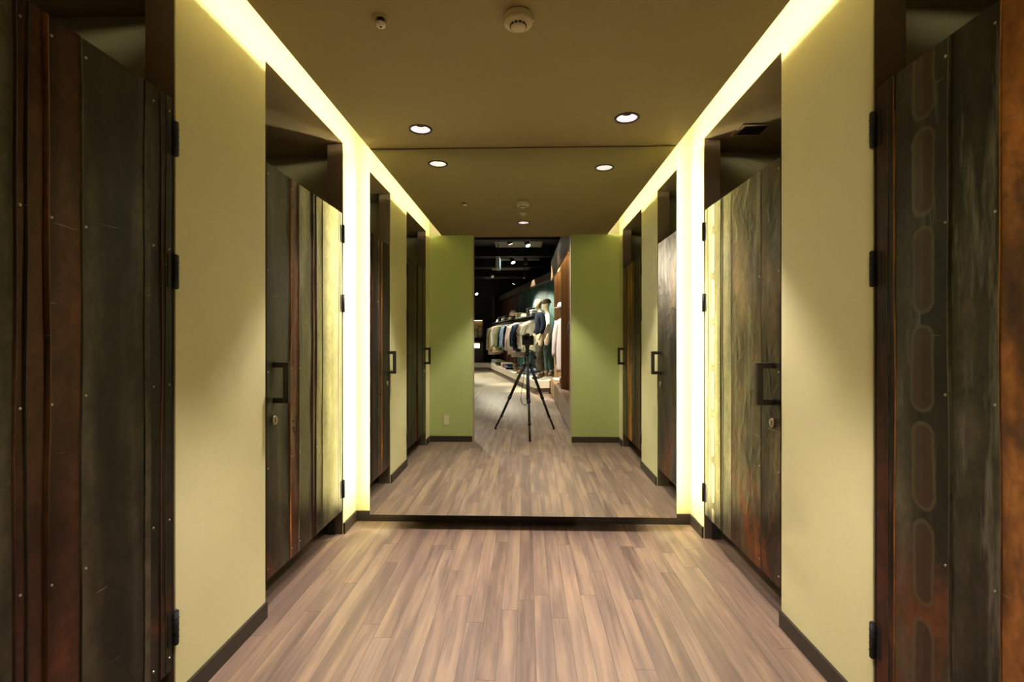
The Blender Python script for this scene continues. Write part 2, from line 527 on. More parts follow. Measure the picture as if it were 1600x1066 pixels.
for side, xw, s, sgn in (('left', XL, -1, 1), ('right', XR, 1, -1)):
    xo = xw + s * WT
    bm = nb()
    for y0, y1 in SEG:
        add_box(bm, min(xw, xo), max(xw, xo), y0, y1, 0, ZH)
    add_box(bm, min(xw, xo), max(xw, xo), YE1, YB, ZH, ZTOP)
    tag(obj('wall_' + side, bm, M['wall']), 'pale green %s corridor wall between the metal doors' % side, 'wall', kind='structure')
    # baseboards
    bm = nb()
    for y0, y1 in SEG:
        add_box(bm, min(xw, xw - s * 0.011), max(xw, xw - s * 0.011), y0 + 0.0005, y1 - (0.0005 if y1 < YB else 0.011), 0, 0.066)
    tag(obj('baseboard_' + side, bm, M['base']), 'dark brown baseboard along the %s wall' % side, 'baseboard', kind='structure')
    # cubicles behind the doors
    xb = xw + s * 1.25
    bm = nb()
    add_box(bm, min(xb, xb + s * 0.06), max(xb, xb + s * 0.06), 0.34, 3.2, 0, ZH)
    for y0, y1 in ((0.34, 0.40), (1.75, 1.81), (YB, YB + 0.06)):
        add_box(bm, min(xo, xb), max(xo, xb), y0, y1, 0, ZH)
    tag(obj('wall_cubicle_' + side, bm, M['cellwall']), 'dim cubicle walls seen over the %s doors' % side, 'wall', kind='structure')
    bm = nb()
    add_box(bm, min(xo, xb), max(xo, xb), 0.34, YB + 0.06, ZH, ZH + 0.05)
    tag(obj('ceiling_cubicle_' + side, bm, M['cellceil']), 'dark cubicle ceiling seen over the %s doors' % side, 'ceiling', kind='structure')
    # light cove
    ce = CE0 if side == 'left' else CE1
    xi = ce - s * 0.20
    bm = nb()
    add_box(bm, min(xw, xi), max(xw, xi), YE1, YB, ZTOP - 0.02, ZTOP + 0.02)
    add_box(bm, min(xw, xi), max(xw, xi), YE1 - 0.02, YE1, ZC + 0.001, ZTOP)
    add_box(bm, min(xi, xi - s * 0.02), max(xi, xi - s * 0.02), YE1, YB, ZC + 0.006, ZTOP + 0.02)
    tag(obj('trim_cove_' + side, bm, M['cove']), 'pale light cove above the %s wall' % side, 'trim', kind='structure')
    t = thing('cove_light', 'long glowing cove light hidden above the %s edge of the ceiling' % side, 'light', (ce - s * 0.10, (YE1 + YM) / 2, ZC + 0.006), group='cove lights')
    bm = nb()
    xt = ce - s * 0.10
    add_cyl(bm, (xt, YE1 + 0.10, ZC + 0.034), (xt, YM + 0.02, ZC + 0.034), 0.010, seg=12)
    obj('tube', bm, M['cove_e'], t)
    bm = nb()
    add_box(bm, xt - s * 0.012 - 0.012, xt - s * 0.012 + 0.012, YE1 + 0.10, YM + 0.02, ZC + 0.006, ZC + 0.022)
    obj('batten', bm, M['cove'], t)

bm = nb()
add_box(bm, XL, XR, YB, YB + 0.08, 0, ZTOP)
tag(obj('wall_back', bm, M['wall']), 'pale green back wall framing the big mirror', 'wall', kind='structure')
bm = nb()
add_box(bm, XL, XR, YB - 0.011, YB, 0, 0.066)
tag(obj('baseboard_back', bm, M['base']), 'dark brown baseboard under the big mirror', 'baseboard', kind='structure')

EX0, EX1 = -0.624, 0.519
for side, x0, x1 in (('left', -2.6, EX0), ('right', EX1, 2.5)):
    bm = nb()
    xa, xb = (XL - WT, x1) if side == 'left' else (x0, XR + WT)
    add_box(bm, xa, xb, YE0, YE1, 0, ZC)
    tag(obj('wall_entrance_' + side, bm, M['wallgreen']), 'green end wall on the %s of the corridor entrance, seen in the mirror' % side, 'wall', kind='structure')
    bm = nb()
    xa, xb = (XL, EX0) if side == 'left' else (EX1, XR)
    add_box(bm, xa, xb, YE1, YE1 + 0.011, 0, 0.066)
    tag(obj('baseboard_entrance_' + side, bm, M['base']), 'dark baseboard of the %s entrance wall' % side, 'baseboard', kind='structure')
    bm = nb()
    xe = EX0 if side == 'left' else EX1
    s = 1 if side == 'left' else -1
    add_box(bm, min(xe, xe + s * 0.012), max(xe, xe + s * 0.012), YE0 - 0.004, YE1 - 0.002, 0, ZC)
    tag(obj('trim_entrance_' + side, bm, plain('pale_edge_trim', (0.42, 0.36, 0.22), 0.5, noise=0.05)), 'thin pale edge trim on the %s of the entrance opening' % side, 'trim', kind='structure')
# closing panel over the entrance, above the ceiling
bm = nb()
add_box(bm, -4.0, 2.5, YE0, YE0 + 0.06, ZC + 0.006, 3.6)
tag(obj('wall_entrance_head', bm, plain('dark_head_panel', (0.03, 0.024, 0.016), 0.8, noise=0.1)), 'dark panel above the corridor entrance', 'wall', kind='structure')

# ------------------------------------------------------------------ the mirror and its back lights
MX0, MX1, MZ0, MZ1 = -0.98, 0.923, 0.093, 2.378
t = thing('mirror', 'huge frameless wall mirror filling the end of the corridor', 'mirror', (0, YM, MZ0))
bm = nb()
add_box(bm, MX0, MX1, YM, YM + 0.006, MZ0, MZ1)
obj('mirror_glass', bm, M['mirror'], t)
bm = nb()
add_box(bm, MX0 + 0.002, MX1 - 0.002, YM + 0.006, YM + 0.026, MZ0 + 0.002, ZC)
add_box(bm, MX0 + 0.115, MX1 - 0.115, YM + 0.026, YB - 0.0005, 0.10, ZC)
obj('backing', bm, M['mirback'], t)
for s, xe in ((-1, MX0), (1, MX1)):
    bm = nb()
    xt = xe - s * 0.040
    add_cyl(bm, (xt, YM + 0.072, 0.13), (xt, YM + 0.072, ZC - 0.02), 0.010, seg=12)
    tag(obj('edge_light', bm, M['edge_e'], t), 'glowing tube behind the mirror edge')

# ------------------------------------------------------------------ doors
def flat(dk, lt): return dk, lt
OL_D, OL_L = (0.022, 0.018, 0.009), (0.082, 0.070, 0.042)
GR_D, GR_L = (0.055, 0.050, 0.037), (0.16, 0.145, 0.108)
BR_D, BR_L = (0.030, 0.013, 0.008), (0.080, 0.034, 0.020)
sd = [0]
def st(kind, **k):
    sd[0] += 1
    s = sd[0] * 1.37
    if kind == 'olive': return steel('olive_patina_steel', OL_D, OL_L, rust_amt=0.25, seed=s, **{'rough': 0.52, 'metal': 0.6, **k})
    if kind == 'grey':  return steel('grey_patina_steel', GR_D, GR_L, rust_amt=0.15, seed=s, **k)
    if kind == 'smooth': return steel('smooth_steel', (0.13, 0.124, 0.098), (0.30, 0.288, 0.235), rust_amt=0.08, seed=s, dent=0.12, **k)
    if kind == 'brown': return steel('red_brown_steel', BR_D, BR_L, metal=0.7, rust=(0.12, 0.035, 0.015), rust_amt=0.5, seed=s, **k)
    if kind == 'gloss': return steel('red_brown_gloss_steel', (0.085, 0.030, 0.018), (0.20, 0.075, 0.045), rust=(0.12, 0.035, 0.015), rust_amt=0.2, seed=s, metal=0.7, **k)
    if kind == 'rusty': return steel('rusted_steel', (0.034, 0.021, 0.011), (0.135, 0.088, 0.048), rust=(0.26, 0.080, 0.022), rust_amt=0.42, seed=s, dent=0.9, vstretch=1.6, **k)
    if kind == 'orange': return steel('orange_rust_steel', (0.13, 0.048, 0.012), (0.52, 0.20, 0.042), rust=(0.035, 0.024, 0.016), rust_amt=0.52, seed=s, dent=0.6, metal=0.45, rough=0.5, **k)

DZ0, DZ1 = 0.147, 1.960
def make_door(n, side, opening, sheets, ridges, label, slope=0.0):
    xw = XL if side == 'left' else XR
    s = -1 if side == 'left' else 1          # s points into the cubicle
    y0, y1 = opening[0] + 0.016, opening[1] - 0.010
    xf = xw + s * 0.006
    t = thing('door_%d' % n, label, 'door', (xw, (y0 + y1) / 2, 0.0), kind='structure')
    yo = (y0 + y1) / 2
    def bx(bm, xa, xb, *r, **k):
        return add_box(bm, min(xa, xb), max(xa, xb), *r, **k)
    bm = nb()
    bx(bm, xf + s * 0.004, xf + s * 0.040, y0, y1, DZ0, DZ1)
    obj('leaf', bm, M['core'], t)
    # sheets: (ya, yb, material, lift)
    for k, (ya, yb, mat, lift) in enumerate(sheets):
        ya, yb = max(ya, y0), min(yb, y1)
        bm = nb()
        nz = 30
        ny = max(2, int((yb - ya) / 0.025))
        grid = []
        ph = random.random() * 9
        for i in range(nz + 1):
            z = DZ0 + (DZ1 - DZ0) * i / nz
            rowv = []
            for j in range(ny + 1):
                y = ya + (yb - ya) * j / ny
                edge = min(j, ny - j) / ny
                wob = 0.0009 * math.sin(z * 5.1 + ph + 3 * y) + 0.0006 * math.sin(z * 13.0 + ph * 2 + 17 * y)
                wob *= min(1, edge * 4)
                lat = 0.0016 * math.sin(z * 4.3 + ph) + 0.001 * math.sin(z * 11 + ph) if j in (0, ny) and y0 + 0.01 < y < y1 - 0.01 else 0
                rowv.append(bm.verts.new((xf - s * (lift + wob), y + lat, z)))
            grid.append(rowv)
        for i in range(nz):
            for j in range(ny):
                f = bm.faces.new((grid[i][j], grid[i][j + 1], grid[i + 1][j + 1], grid[i + 1][j]))
                f.smooth = True
        # folded edges back to the leaf
        bd = [e for e in bm.edges if e.is_boundary]
        for e in bd:
            e.smooth = False
        r = bmesh.ops.extrude_edge_only(bm, edges=bd)
        for v in [v for v in r['geom'] if isinstance(v, bmesh.types.BMVert)]:
            v.co.x = xf + s * 0.005
        # round-headed screws fixing the sheet down its edge
        if yb - ya > 0.06:
            for q in range(5):
                z = DZ0 + 0.045 + (DZ1 - DZ0 - 0.09) * q / 4 + random.uniform(-.012, .012) * (0 < q < 4)
                for ys in ([ya + 0.013] if k < len(sheets) - 1 else [ya + 0.013, yb - 0.012]):
                    p = Vector((xf - s * (lift - 0.0008), ys, z))
                    add_cyl(bm, p, p - Vector((s * 0.003, 0, 0)), 0.0042, 0.0025, seg=10, mi=1)
        o = obj('metal_sheet', bm, [mat, M['screw']], t)
    # standing seams between the sheets
    for (yr, wd, hgt, mat) in ridges:
        bm = nb()
        ph = random.random() * 9
        pts, nn = [], 40
        prev = None
        for i in range(nn + 1):
            z = DZ0 + 0.002 + (DZ1 - DZ0 - 0.004) * i / nn
            yy = yr + 0.0022 * math.sin(z * 4.3 + ph) + 0.0012 * math.sin(z * 10.3 + ph)
            prof = [(-wd / 2, 0.0), (-wd * 0.3, hgt * 0.8), (0, hgt), (wd * 0.3, hgt * 0.8), (wd / 2, 0.0)]
            rg = [bm.verts.new((xf - s * (h + 0.0005), yy + d, z)) for d, h in prof]
            if prev:
                for a in range(4):
                    f = bm.faces.new((prev[a], prev[a + 1], rg[a + 1], rg[a]))
                    f.smooth = True
            prev = rg
        obj('seam', bm, mat, t)
    # hinges on the far edge
    for za, zb in ((1.781, 1.886), (1.358, 1.462), (0.225, 0.329)):
        yh = opening[1] - 0.004
        bm = nb()
        add_cyl(bm, (xf - s * 0.010, yh, za), (xf - s * 0.010, yh, zb), 0.0085, seg=14)
        for q in range(1, 5):
            zq = za + (zb - za) * q / 5
            add_cyl(bm, (xf - s * 0.010, yh, zq - 0.001), (xf - s * 0.010, yh, zq + 0.001), 0.0095, seg=14)
        for zq in (za, zb):
            add_cyl(bm, (xf - s * 0.010, yh, zq - 0.003), (xf - s * 0.010, yh, zq + 0.003), 0.006, seg=12)
        bx(bm, xf - s * 0.004, xf + s * 0.002, yh - 0.024, yh + 0.002, za, zb)
        obj('hinge', bm, M['black'], t)
    # square pull handle near the latch edge
    yh = opening[0] + 0.078
    h = thing_part('handle', t)
    bm = nb()
    zt, zb_ = 1.092, 0.910
    xa, xb = xf - s * 0.003, xf - s * 0.073
    bx(bm, xb, xb + s * 0.024, yh - 0.012, yh + 0.012, zb_, zt)
    bx(bm, xa, xb + s * 0.024, yh - 0.012, yh + 0.012, zt - 0.024, zt)
    bx(bm, xa, xb + s * 0.024, yh - 0.012, yh + 0.012, zb_, zb_ + 0.024)
    hb = obj('handle', bm, M['bronze'], t, bevel=0.0015)
    hb['label'] = 'dark bronze square pull handle'
    bm = nb()
    p = Vector((xf - s * 0.002, yh + 0.004, 0.832))
    add_cyl(bm, p, p - Vector((s * 0.006, 0, 0)), 0.021, 0.019, seg=28)
    p2 = p - Vector((s * 0.006, 0, 0))
    add_box(bm, min(p2.x, p2.x - s * 0.003), max(p2.x, p2.x - s * 0.003), p2.y - 0.003, p2.y + 0.003, p2.z - 0.010, p2.z + 0.010)
    tag(obj('lock', bm, M['brass'], t), 'round worn brass privacy lock')
    # jamb linings of the opening
    for ya, yb in ((opening[0], opening[0] + 0.004), (opening[1] - 0.004, opening[1])):
        bm = nb()
        bx(bm, xw + s * 0.004, xw + s * (WT + 0.004), ya, yb, 0, ZH - 0.001)
        obj('jamb', bm, M['jamb'], t)
    bm = nb()
    bx(bm, xw + s * 0.0005, xw + s * (WT + 0.002), opening[0] + 0.004, opening[1] - 0.004, ZH - 0.003, ZH)
    tag(obj('jamb', bm, M['cellceil'], t), 'taupe head of the opening')
    bm = nb()
    bx(bm, xw + s * 0.046, xw + s * WT, opening[1] - 0.016, opening[1] - 0.004, 0, DZ1)
    obj('stop', bm, M['black'], t)
    return t

def thing_part(name, parent):
    return parent

yo1 = (0.63 + 0.016 + 1.512 - 0.010) / 2
yo2 = (2.043 + 0.016 + 2.925 - 0.010) / 2
sm_br = st('brown')
make_door(1, 'left', OPEN[0],
    [(0.60, 0.80, st('olive'), 0.002), (0.80, 1.028, st('olive'), 0.003), (1.028, 1.098, st('brown', low_rust=0.1), 0.0015), (1.098, 1.188, st('brown', low_rust=0.25), 0.003), (1.188, 1.390, st('olive', low_rust=0.12), 0.002), (1.390, 1.412, st('grey'), 0.004), (1.412, 1.55, st('olive', low_rust=0.25), 0.002)],
    [(0.80, 0.010, 0.006, st('brown')), (1.028, 0.009, 0.006, st('brown')), (1.053, 0.007, 0.006, st('olive')), (1.099, 0.012, 0.009, steel('copper_seam', (0.07, 0.027, 0.010), (0.20, 0.08, 0.028), rust_amt=0.2, seed=3.3, metal=0.8)), (1.188, 0.007, 0.006, st('olive')), (1.454, 0.007, 0.005, st('brown')), (1.474, 0.005, 0.004, st('olive'))],
    'dark patinated metal cubicle door on the left, nearest the camera')
make_door(2, 'left', OPEN[1],
    [(2.0, 2.272, st('olive', low_rust=0.2), 0.002), (2.272, 2.356, st('gloss', rough=0.36), 0.003), (2.356, 2.506, st('grey'), 0.0025), (2.506, 2.546, st('brown'), 0.004), (2.546, 2.634, st('grey'), 0.002), (2.634, 2.860, st('smooth'), 0.003), (2.860, 2.95, st('smooth'), 0.002)],
    [(2.272, 0.008, 0.006, st('orange')), (2.356, 0.012, 0.007, st('smooth')), (2.506, 0.010, 0.007, st('brown')), (2.546, 0.010, 0.008, st('brown')), (2.634, 0.006, 0.004, st('grey')), (2.860, 0.006, 0.004, st('grey')), (2.89, 0.004, 0.003, st('grey'))],
    'striped metal cubicle door on the left, closest to the mirror')
ov1 = (1.329 - yo1, 0.262, 0.040, 0.06, (0.050, 0.024, 0.014), (0.105, 0.080, 0.042))
make_door(3, 'right', OPEN[0],
    [(0.60, 0.86, st('rusty'), 0.002), (0.86, 1.116, st('orange', vstretch=1.2), 0.003), (1.116, 1.246, st('olive', low_rust=0.08, bloom=0.5), 0.0025), (1.246, 1.428, st('olive', ovals=ov1, low_rust=0.38, bloom=0.4), 0.003), (1.428, 1.453, st('brown', low_rust=0.2, bloom=0.4), 0.004), (1.453, 1.55, st('brown', low_rust=0.3), 0.002)],
    [(0.86, 0.008, 0.006, st('brown')), (1.116, 0.006, 0.005, st('orange')), (1.246, 0.010, 0.007, st('grey')), (1.428, 0.006, 0.005, st('orange')), (1.453, 0.006, 0.005, st('grey'))],
    'rust streaked metal cubicle door on the right, nearest the camera')
ov2 = (2.790 - yo2, 0.262, 0.030, 0.02, (0.80, 0.76, 0.62), (0.10, 0.075, 0.035))  # pale fill paints in the light that the embossed ovals catch
make_door(4, 'right', OPEN[1],
    [(2.0, 2.226, st('rusty', low_rust=0.06), 0.002), (2.226, 2.540, st('rusty', low_rust=0.28, bloom=0.45), 0.003), (2.540, 2.646, st('smooth'), 0.004), (2.646, 2.680, st('grey'), 0.0025), (2.680, 2.866, st('smooth', ovals=ov2), 0.003), (2.866, 2.95, st('smooth'), 0.002)],
    [(2.226, 0.003, 0.002, st('grey')), (2.540, 0.010, 0.004, st('orange')), (2.646, 0.006, 0.005, st('grey')), (2.680, 0.006, 0.005, st('grey')), (2.866, 0.006, 0.004, st('grey'))],
    'metal cubicle door on the right with a chain of pale ovals, closest to the mirror')

# ceiling vent in the cubicle behind door 4
t = thing('ceiling_vent', 'small dark square vent in the cubicle ceiling above the right-hand oval-marked door', 'vent', (1.29, 2.80, ZH))
bm = nb()
for a in ((1.205, 1.225, 2.725, 2.885), (1.355, 1.375, 2.725, 2.885), (1.225, 1.355, 2.725, 2.742), (1.225, 1.355, 2.868, 2.885)):
    add_box(bm, *a, ZH - 0.008, ZH)
obj('frame', bm, M['cellceil'], t)
bm = nb()
add_box(bm, 1.225, 1.355, 2.742, 2.868, ZH - 0.002, ZH)
for q in range(7):
    y = 2.751 + q * 0.018
    add_box(bm, 1.225, 1.355, y - 0.004, y + 0.004, ZH - 0.007, ZH - 0.002)
obj('grille', bm, M['black'], t)

# ------------------------------------------------------------------ ceiling fittings
def downlight(x, y, label):
    t = thing('downlight', label, 'downlight', (x, y, ZC), group='recessed downlights')
    bm = nb()
    add_lathe(bm, [(0.055, 0.004), (0.055, -0.004), (0.060, -0.0055), (0.066, -0.004), (0.0675, 0.0)], (x, y, ZC))
    obj('trim_ring', bm, M['down_trim'], t)
    bm = nb()
    add_lathe(bm, [(0.0555, 0.0), (0.050, 0.009), (0.038, 0.019), (0.028, 0.024)], (x, y, ZC))
    obj('reflector', bm, M['down_e'], t)
    bm = nb()
    add_lathe(bm, [(0.0285, 0.0235), (0.028, 0.06), (0.0, 0.06)], (x, y, ZC))
    obj('lamp_socket', bm, M['slot'], t)
    spot('downlight_lamp', (x, y, ZC + 0.0), (x, y, 0), DOWN_W, 86, 0.42, DOWN_COL, 0.035)
    return t

# openings for the downlights are cut by leaving real holes in the ceiling slab
DL = [(-0.601, 2.728, 'white recessed downlight with dark ring on the left, near the mirror'),
      (0.541, 2.62, 'white recessed downlight with dark ring on the right, near the mirror'),
      (-0.03, 1.03, 'recessed downlight over the corridor entrance, seen only in the mirror')]
for a in DL:
    downlight(*a)
ce = bpy.data.objects['ceiling']
bm = nb()
def ceiling_with_holes(bm):
    # rectangular cells, the ones with a lamp get a round hole
    xs = sorted(set([CE0, CE1] + [v for x, y, _ in DL for v in (x - 0.1, x + 0.1)]))
    ys = sorted(set([YE0 - 0.02, YM + 0.02] + [v for x, y, _ in DL for v in (y - 0.1, y + 0.1)]))
    for z in (ZC, ZC + 0.006):
        for i in range(len(xs) - 1):
            for j in range(len(ys) - 1):
                cx, cy = (xs[i] + xs[i + 1]) / 2, (ys[j] + ys[j + 1]) / 2
                hit = [d for d in DL if abs(d[0] - cx) < 0.1 and abs(d[1] - cy) < 0.1]
                if not hit:
                    bm.faces.new([bm.verts.new((x, y, z)) for x, y in ((xs[i], ys[j]), (xs[i + 1], ys[j]), (xs[i + 1], ys[j + 1]), (xs[i], ys[j + 1]))])
                else:
                    hx, hy = hit[0][0], hit[0][1]
                    # fan between hole and this cell clipped to the hole's quadrant set
                    n = 64
                    for k in range(n):
                        a0, a1 = 2 * PI * k / n, 2 * PI * (k + 1) / n
                        am = (a0 + a1) / 2
                        def sq(a):
                            c, s_ = math.cos(a), math.sin(a)
                            m_ = 0.1 / max(abs(c), abs(s_))
                            return hx + c * m_, hy + s_ * m_
                        qx, qy = sq(am)
                        mx_, my_ = hx + (qx - hx) * 0.8, hy + (qy - hy) * 0.8
                        if not (xs[i] <= mx_ <= xs[i + 1] and ys[j] <= my_ <= ys[j + 1]):
                            continue
                        o0 = (hx + 0.060 * math.cos(a0), hy + 0.060 * math.sin(a0))
                        o1 = (hx + 0.060 * math.cos(a1), hy + 0.060 * math.sin(a1))
                        bm.faces.new([bm.verts.new((x, y, z)) for x, y in (o0, sq(a0), sq(a1), o1)])
    for (x0, y0), (x1, y1) in (((CE0, YE0 - 0.02), (CE0, YM + 0.02)), ((CE1, YE0 - 0.02), (CE1, YM + 0.02)), ((CE0, YM + 0.02), (CE1, YM + 0.02)), ((CE0, YE0 - 0.02), (CE1, YE0 - 0.02))):
        bm.faces.new([bm.verts.new(p) for p in ((x0, y0, ZC), (x1, y1, ZC), (x1, y1, ZC + 0.006), (x0, y0, ZC + 0.006))])
    bmesh.ops.remove_doubles(bm, verts=bm.verts, dist=1e-5)
ceiling_with_holes(bm)
bmesh.ops.recalc_face_normals(bm, faces=bm.faces)
bm.to_mesh(ce.data)
bm.free()

x, y = -0.030, 1.775
t = thing('smoke_detector', 'round cream smoke detector on the corridor ceiling', 'smoke detector', (x, y, ZC))
bm = nb()
add_lathe(bm, [(0.0, 0), (0.049, 0), (0.052, -0.004), (0.052, -0.016), (0.050, -0.019)], (x, y, ZC))
obj('mount', bm, M['cream'], t)
bm = nb()
add_lathe(bm, [(0.050, -0.018), (0.053, -0.022), (0.053, -0.029), (0.049, -0.034), (0.030, -0.0365), (0.028, -0.045), (0.022, -0.048), (0.0, -0.0485)], (x, y, ZC))
obj('housing', bm, M['cream'], t)
bm = nb()
for k in range(12):
    a = 2 * PI * (k + 0.5) / 12
    c = Vector((x + 0.0290 * math.cos(a), y + 0.0290 * math.sin(a), ZC - 0.0405))
    tx = Vector((-math.sin(a), math.cos(a), 0)) * 0.0052
    rd = Vector((math.cos(a), math.sin(a), 0)) * 0.0016
    up = Vector((0, 0, 0.0032))
    vs_ = [bm.verts.new(c + tx * i + rd * j + up * k2) for k2 in (-1, 1) for i, j in ((-1, -1), (1, -1), (1, 1), (-1, 1))]
    for f in ((0, 1, 2, 3), (4, 5, 6, 7), (0, 1, 5, 4), (1, 2, 6, 5), (2, 3, 7, 6), (3, 0, 4, 7)):
        bm.faces.new([vs_[q] for q in f])
obj('slots', bm, M['slot'], t)
bm = nb()
add_cyl(bm, (x + 0.052, y - 0.002, ZC - 0.02), (x + 0.058, y - 0.002, ZC - 0.021), 0.004, 0.003, seg=10)
obj('indicator_lamp', bm, M['outlet2'], t)

x, y = -0.540, 1.78
t = thing('sprinkler', 'small pale sprinkler head on the ceiling left of the smoke detector', 'sprinkler', (x, y, ZC))
bm = nb()
add_lathe(bm, [(0.034, 0.0), (0.033, -0.003), (0.024, -0.005), (0.018, -0.002), (0.018, 0.0)], (x, y, ZC))
obj('escutcheon', bm, M['ceiling'], t)
bm = nb()
add_lathe(bm, [(0.0, 0.0), (0.014, 0.0), (0.013, -0.010), (0.011, -0.014)], (x, y, ZC))
obj('body', bm, M['bronze'], t)
bm = nb()
add_lathe(bm, [(0.011, -0.012), (0.0165, -0.015), (0.0165, -0.027), (0.0, -0.029)], (x, y, ZC))
add_lathe(bm, [(0.0, -0.0288), (0.004, -0.0288), (0.004, -0.031), (0.0, -0.0312)], (x, y, ZC), mi=1)
obj('cap', bm, [plain('pale_cap', (0.75, 0.70, 0.55), 0.4, noise=0.03), M['slot']], t)

x, y = -0.03, 1.40
bm = nb()
add_lathe(bm, [(0.0, -0.022), (0.012, -0.022), (0.018, -0.014), (0.034, -0.006), (0.036, 0.0), (0.0, 0.0)], (x, y, ZC))
tag(obj('ceiling_sensor', bm, M['cream'], origin=(x, y, ZC)), 'small cream dome sensor between smoke detector and entrance downlight, seen in the mirror', 'sensor')

# wall outlet on the entrance wall (left), facing the mirror
xo_, zo_ = -0.925, 0.253
t = thing('wall_outlet', 'ivory double socket low on the green entrance wall, seen in the mirror', 'outlet', (xo_, YE1, zo_ - 0.06))
bm = nb()
add_box(bm, xo_ - 0.035, xo_ + 0.035, YE1, YE1 + 0.007, zo_ - 0.06, zo_ + 0.06)
obj('plate', bm, M['outlet'], t, bevel=0.003)
for dz in (-0.021, 0.021):
    bm = nb()
    add_box(bm, xo_ - 0.018, xo_ + 0.018, YE1 + 0.0065, YE1 + 0.0095, zo_ + dz - 0.016, zo_ + dz + 0.016)
    for dx in (-0.006, 0.006):
        add_box(bm, xo_ + dx - 0.0012, xo_ + dx + 0.0012, YE1 + 0.009, YE1 + 0.0098, zo_ + dz - 0.005, zo_ + dz + 0.006, mi=1)
    obj('socket', bm, [M['outlet2'], M['slot']], t)

#SHOP#
# ------------------------------------------------------------------ the shop behind the camera (seen in the mirror)
W0, W1 = Vector((0.78, -4.9, 0)), Vector((-0.98, -12.2, 0))      # foot of the display wall
wd = (W1 - W0).normalized()
wn_ = Vector((wd.y, -wd.x, 0))                                      # points away from the wall, into the shop
if wn_.x > 0: wn_ = -wn_
LW = (W1 - W0).length

M['tile'] = plain('pale_limed_floor', (0.50, 0.44, 0.34), 0.35, noise=0.12, nscale=2.2)
M['blackceil'] = plain('black_painted_ceiling', (0.010, 0.009, 0.008), 0.8, noise=0.2, nscale=4)
M['greyceil'] = plain('dark_grey_ceiling_board', (0.26, 0.245, 0.19), 0.8, noise=0.1, nscale=3)
M['darkwall'] = plain('near_black_wall', (0.014, 0.013, 0.014), 0.7, noise=0.2, nscale=3)
M['oak'] = wood_planks('brown_oak_veneer', pw=0.45, plen=6.0, cols=[(0, (0.27, 0.155, 0.075)), (0.5, (0.30, 0.175, 0.085)), (1, (0.33, 0.19, 0.095))], rough=0.42)
M['white_lac'] = plain('white_platform_lacquer', (0.72, 0.66, 0.56), 0.4, noise=0.04, nscale=5)
M['kick'] = plain('grey_kick_board', (0.20, 0.17, 0.13), 0.6, noise=0.1, nscale=5)
# teal and rust painted boards
mt, nt, b, N, L = newmat('painted_display_boards')
tc = N.new('ShaderNodeTexCoord'); sp = N.new('ShaderNodeSeparateXYZ')
L.new(tc.outputs['Object'], sp.inputs[0])
bd = mathn(N, L, 'FLOOR', mathn(N, L, 'DIVIDE', sp.outputs['Y'], 0.30))
wn = N.new('ShaderNodeTexWhiteNoise'); wn.noise_dimensions = '1D'
L.new(bd, wn.inputs['W'])
teal = ramp(N, L, wn.outputs['Value'], [(0, (0.035, 0.13, 0.12)), (0.4, (0.06, 0.17, 0.17)), (0.7, (0.09, 0.19, 0.22)), (1, (0.03, 0.16, 0.12))])
rustb = ramp(N, L, wn.outputs['Value'], [(0, (0.10, 0.045, 0.02)), (0.5, (0.18, 0.055, 0.02)), (1, (0.06, 0.03, 0.02))])
far = mathn(N, L, 'LESS_THAN', sp.outputs['Y'], -9.2)
nz = N.new('ShaderNodeTexNoise'); nz.inputs['Scale'].default_value = 6; nz.inputs['Detail'].default_value = 6
L.new(tc.outputs['Object'], nz.inputs['Vector'])
colr = mixc(N, L, far, teal, rustb)
colr = mixc(N, L, 1.0, colr, ramp(N, L, nz.outputs['Fac'], [(0.3, (0.7, 0.7, 0.7)), (0.7, (1.3, 1.3, 1.3))]), 'MULTIPLY')
L.new(colr, b.inputs['Base Color'])
b.inputs['Roughness'].default_value = 0.6
M['boards'] = mt

bm = nb()
add_box(bm, -6.0, 3.0, -13.0, -4.655, -0.06, 0.0)
tag(obj('floor_shop', bm, M['tile']), 'pale shop floor beyond the dark planks, seen in the mirror', 'floor', kind='structure')
bm = nb()
add_box(bm, -6.0, 3.0, -13.0, 0.34, 3.40, 3.46)
tag(obj('ceiling_shop', bm, M['blackceil']), 'black open shop ceiling seen in the mirror', 'ceiling', kind='structure')
bm = nb()
add_box(bm, -6.0, 1.2, -12.35, -12.2, 0, 3.4)
tag(obj('wall_shop_far', bm, M['darkwall']), 'near black far wall of the shop', 'wall', kind='structure')
bm = nb()
add_box(bm, -6.1, -6.0, -13.0, 0.34, 0, 3.4)
tag(obj('wall_shop_left', bm, M['darkwall']), 'dark left wall of the shop', 'wall', kind='structure')
bm = nb()
add_box(bm, -6.0, XL - 1.31, 0.34, 0.40, 0, 3.4)
tag(obj('wall_shop_front', bm, M['darkwall']), 'dark shop wall beside the cubicles', 'wall', kind='structure')
bm = nb()
a, b2 = W0, W1
poly = [(a.x, a.y), (b2.x, b2.y), (b2.x - wn_.x * 0.12, b2.y - wn_.y * 0.12), (a.x - wn_.x * 0.12, a.y - wn_.y * 0.12)]
add_prism(bm, poly, 0, 2.62)
tag(obj('wall_display', bm, M['boards']), 'display wall of teal and rust painted boards behind the clothes', 'wall', kind='structure')
bm = nb()
f0 = 0.05
poly = [(a.x + wn_.x * 0.16, a.y + wn_.y * 0.16), (b2.x + wn_.x * 0.16, b2.y + wn_.y * 0.16), (b2.x - wn_.x * 0.12, b2.y - wn_.y * 0.12), (a.x - wn_.x * 0.12, a.y - wn_.y * 0.12)]
add_prism(bm, poly, 2.56, 2.72)
c0 = W1 + wn_ * 0.0
add_box(bm, W1.x - 0.30, W1.x - 0.20, W1.y + 0.0, W1.y + 0.12, 0.3, 2.72)
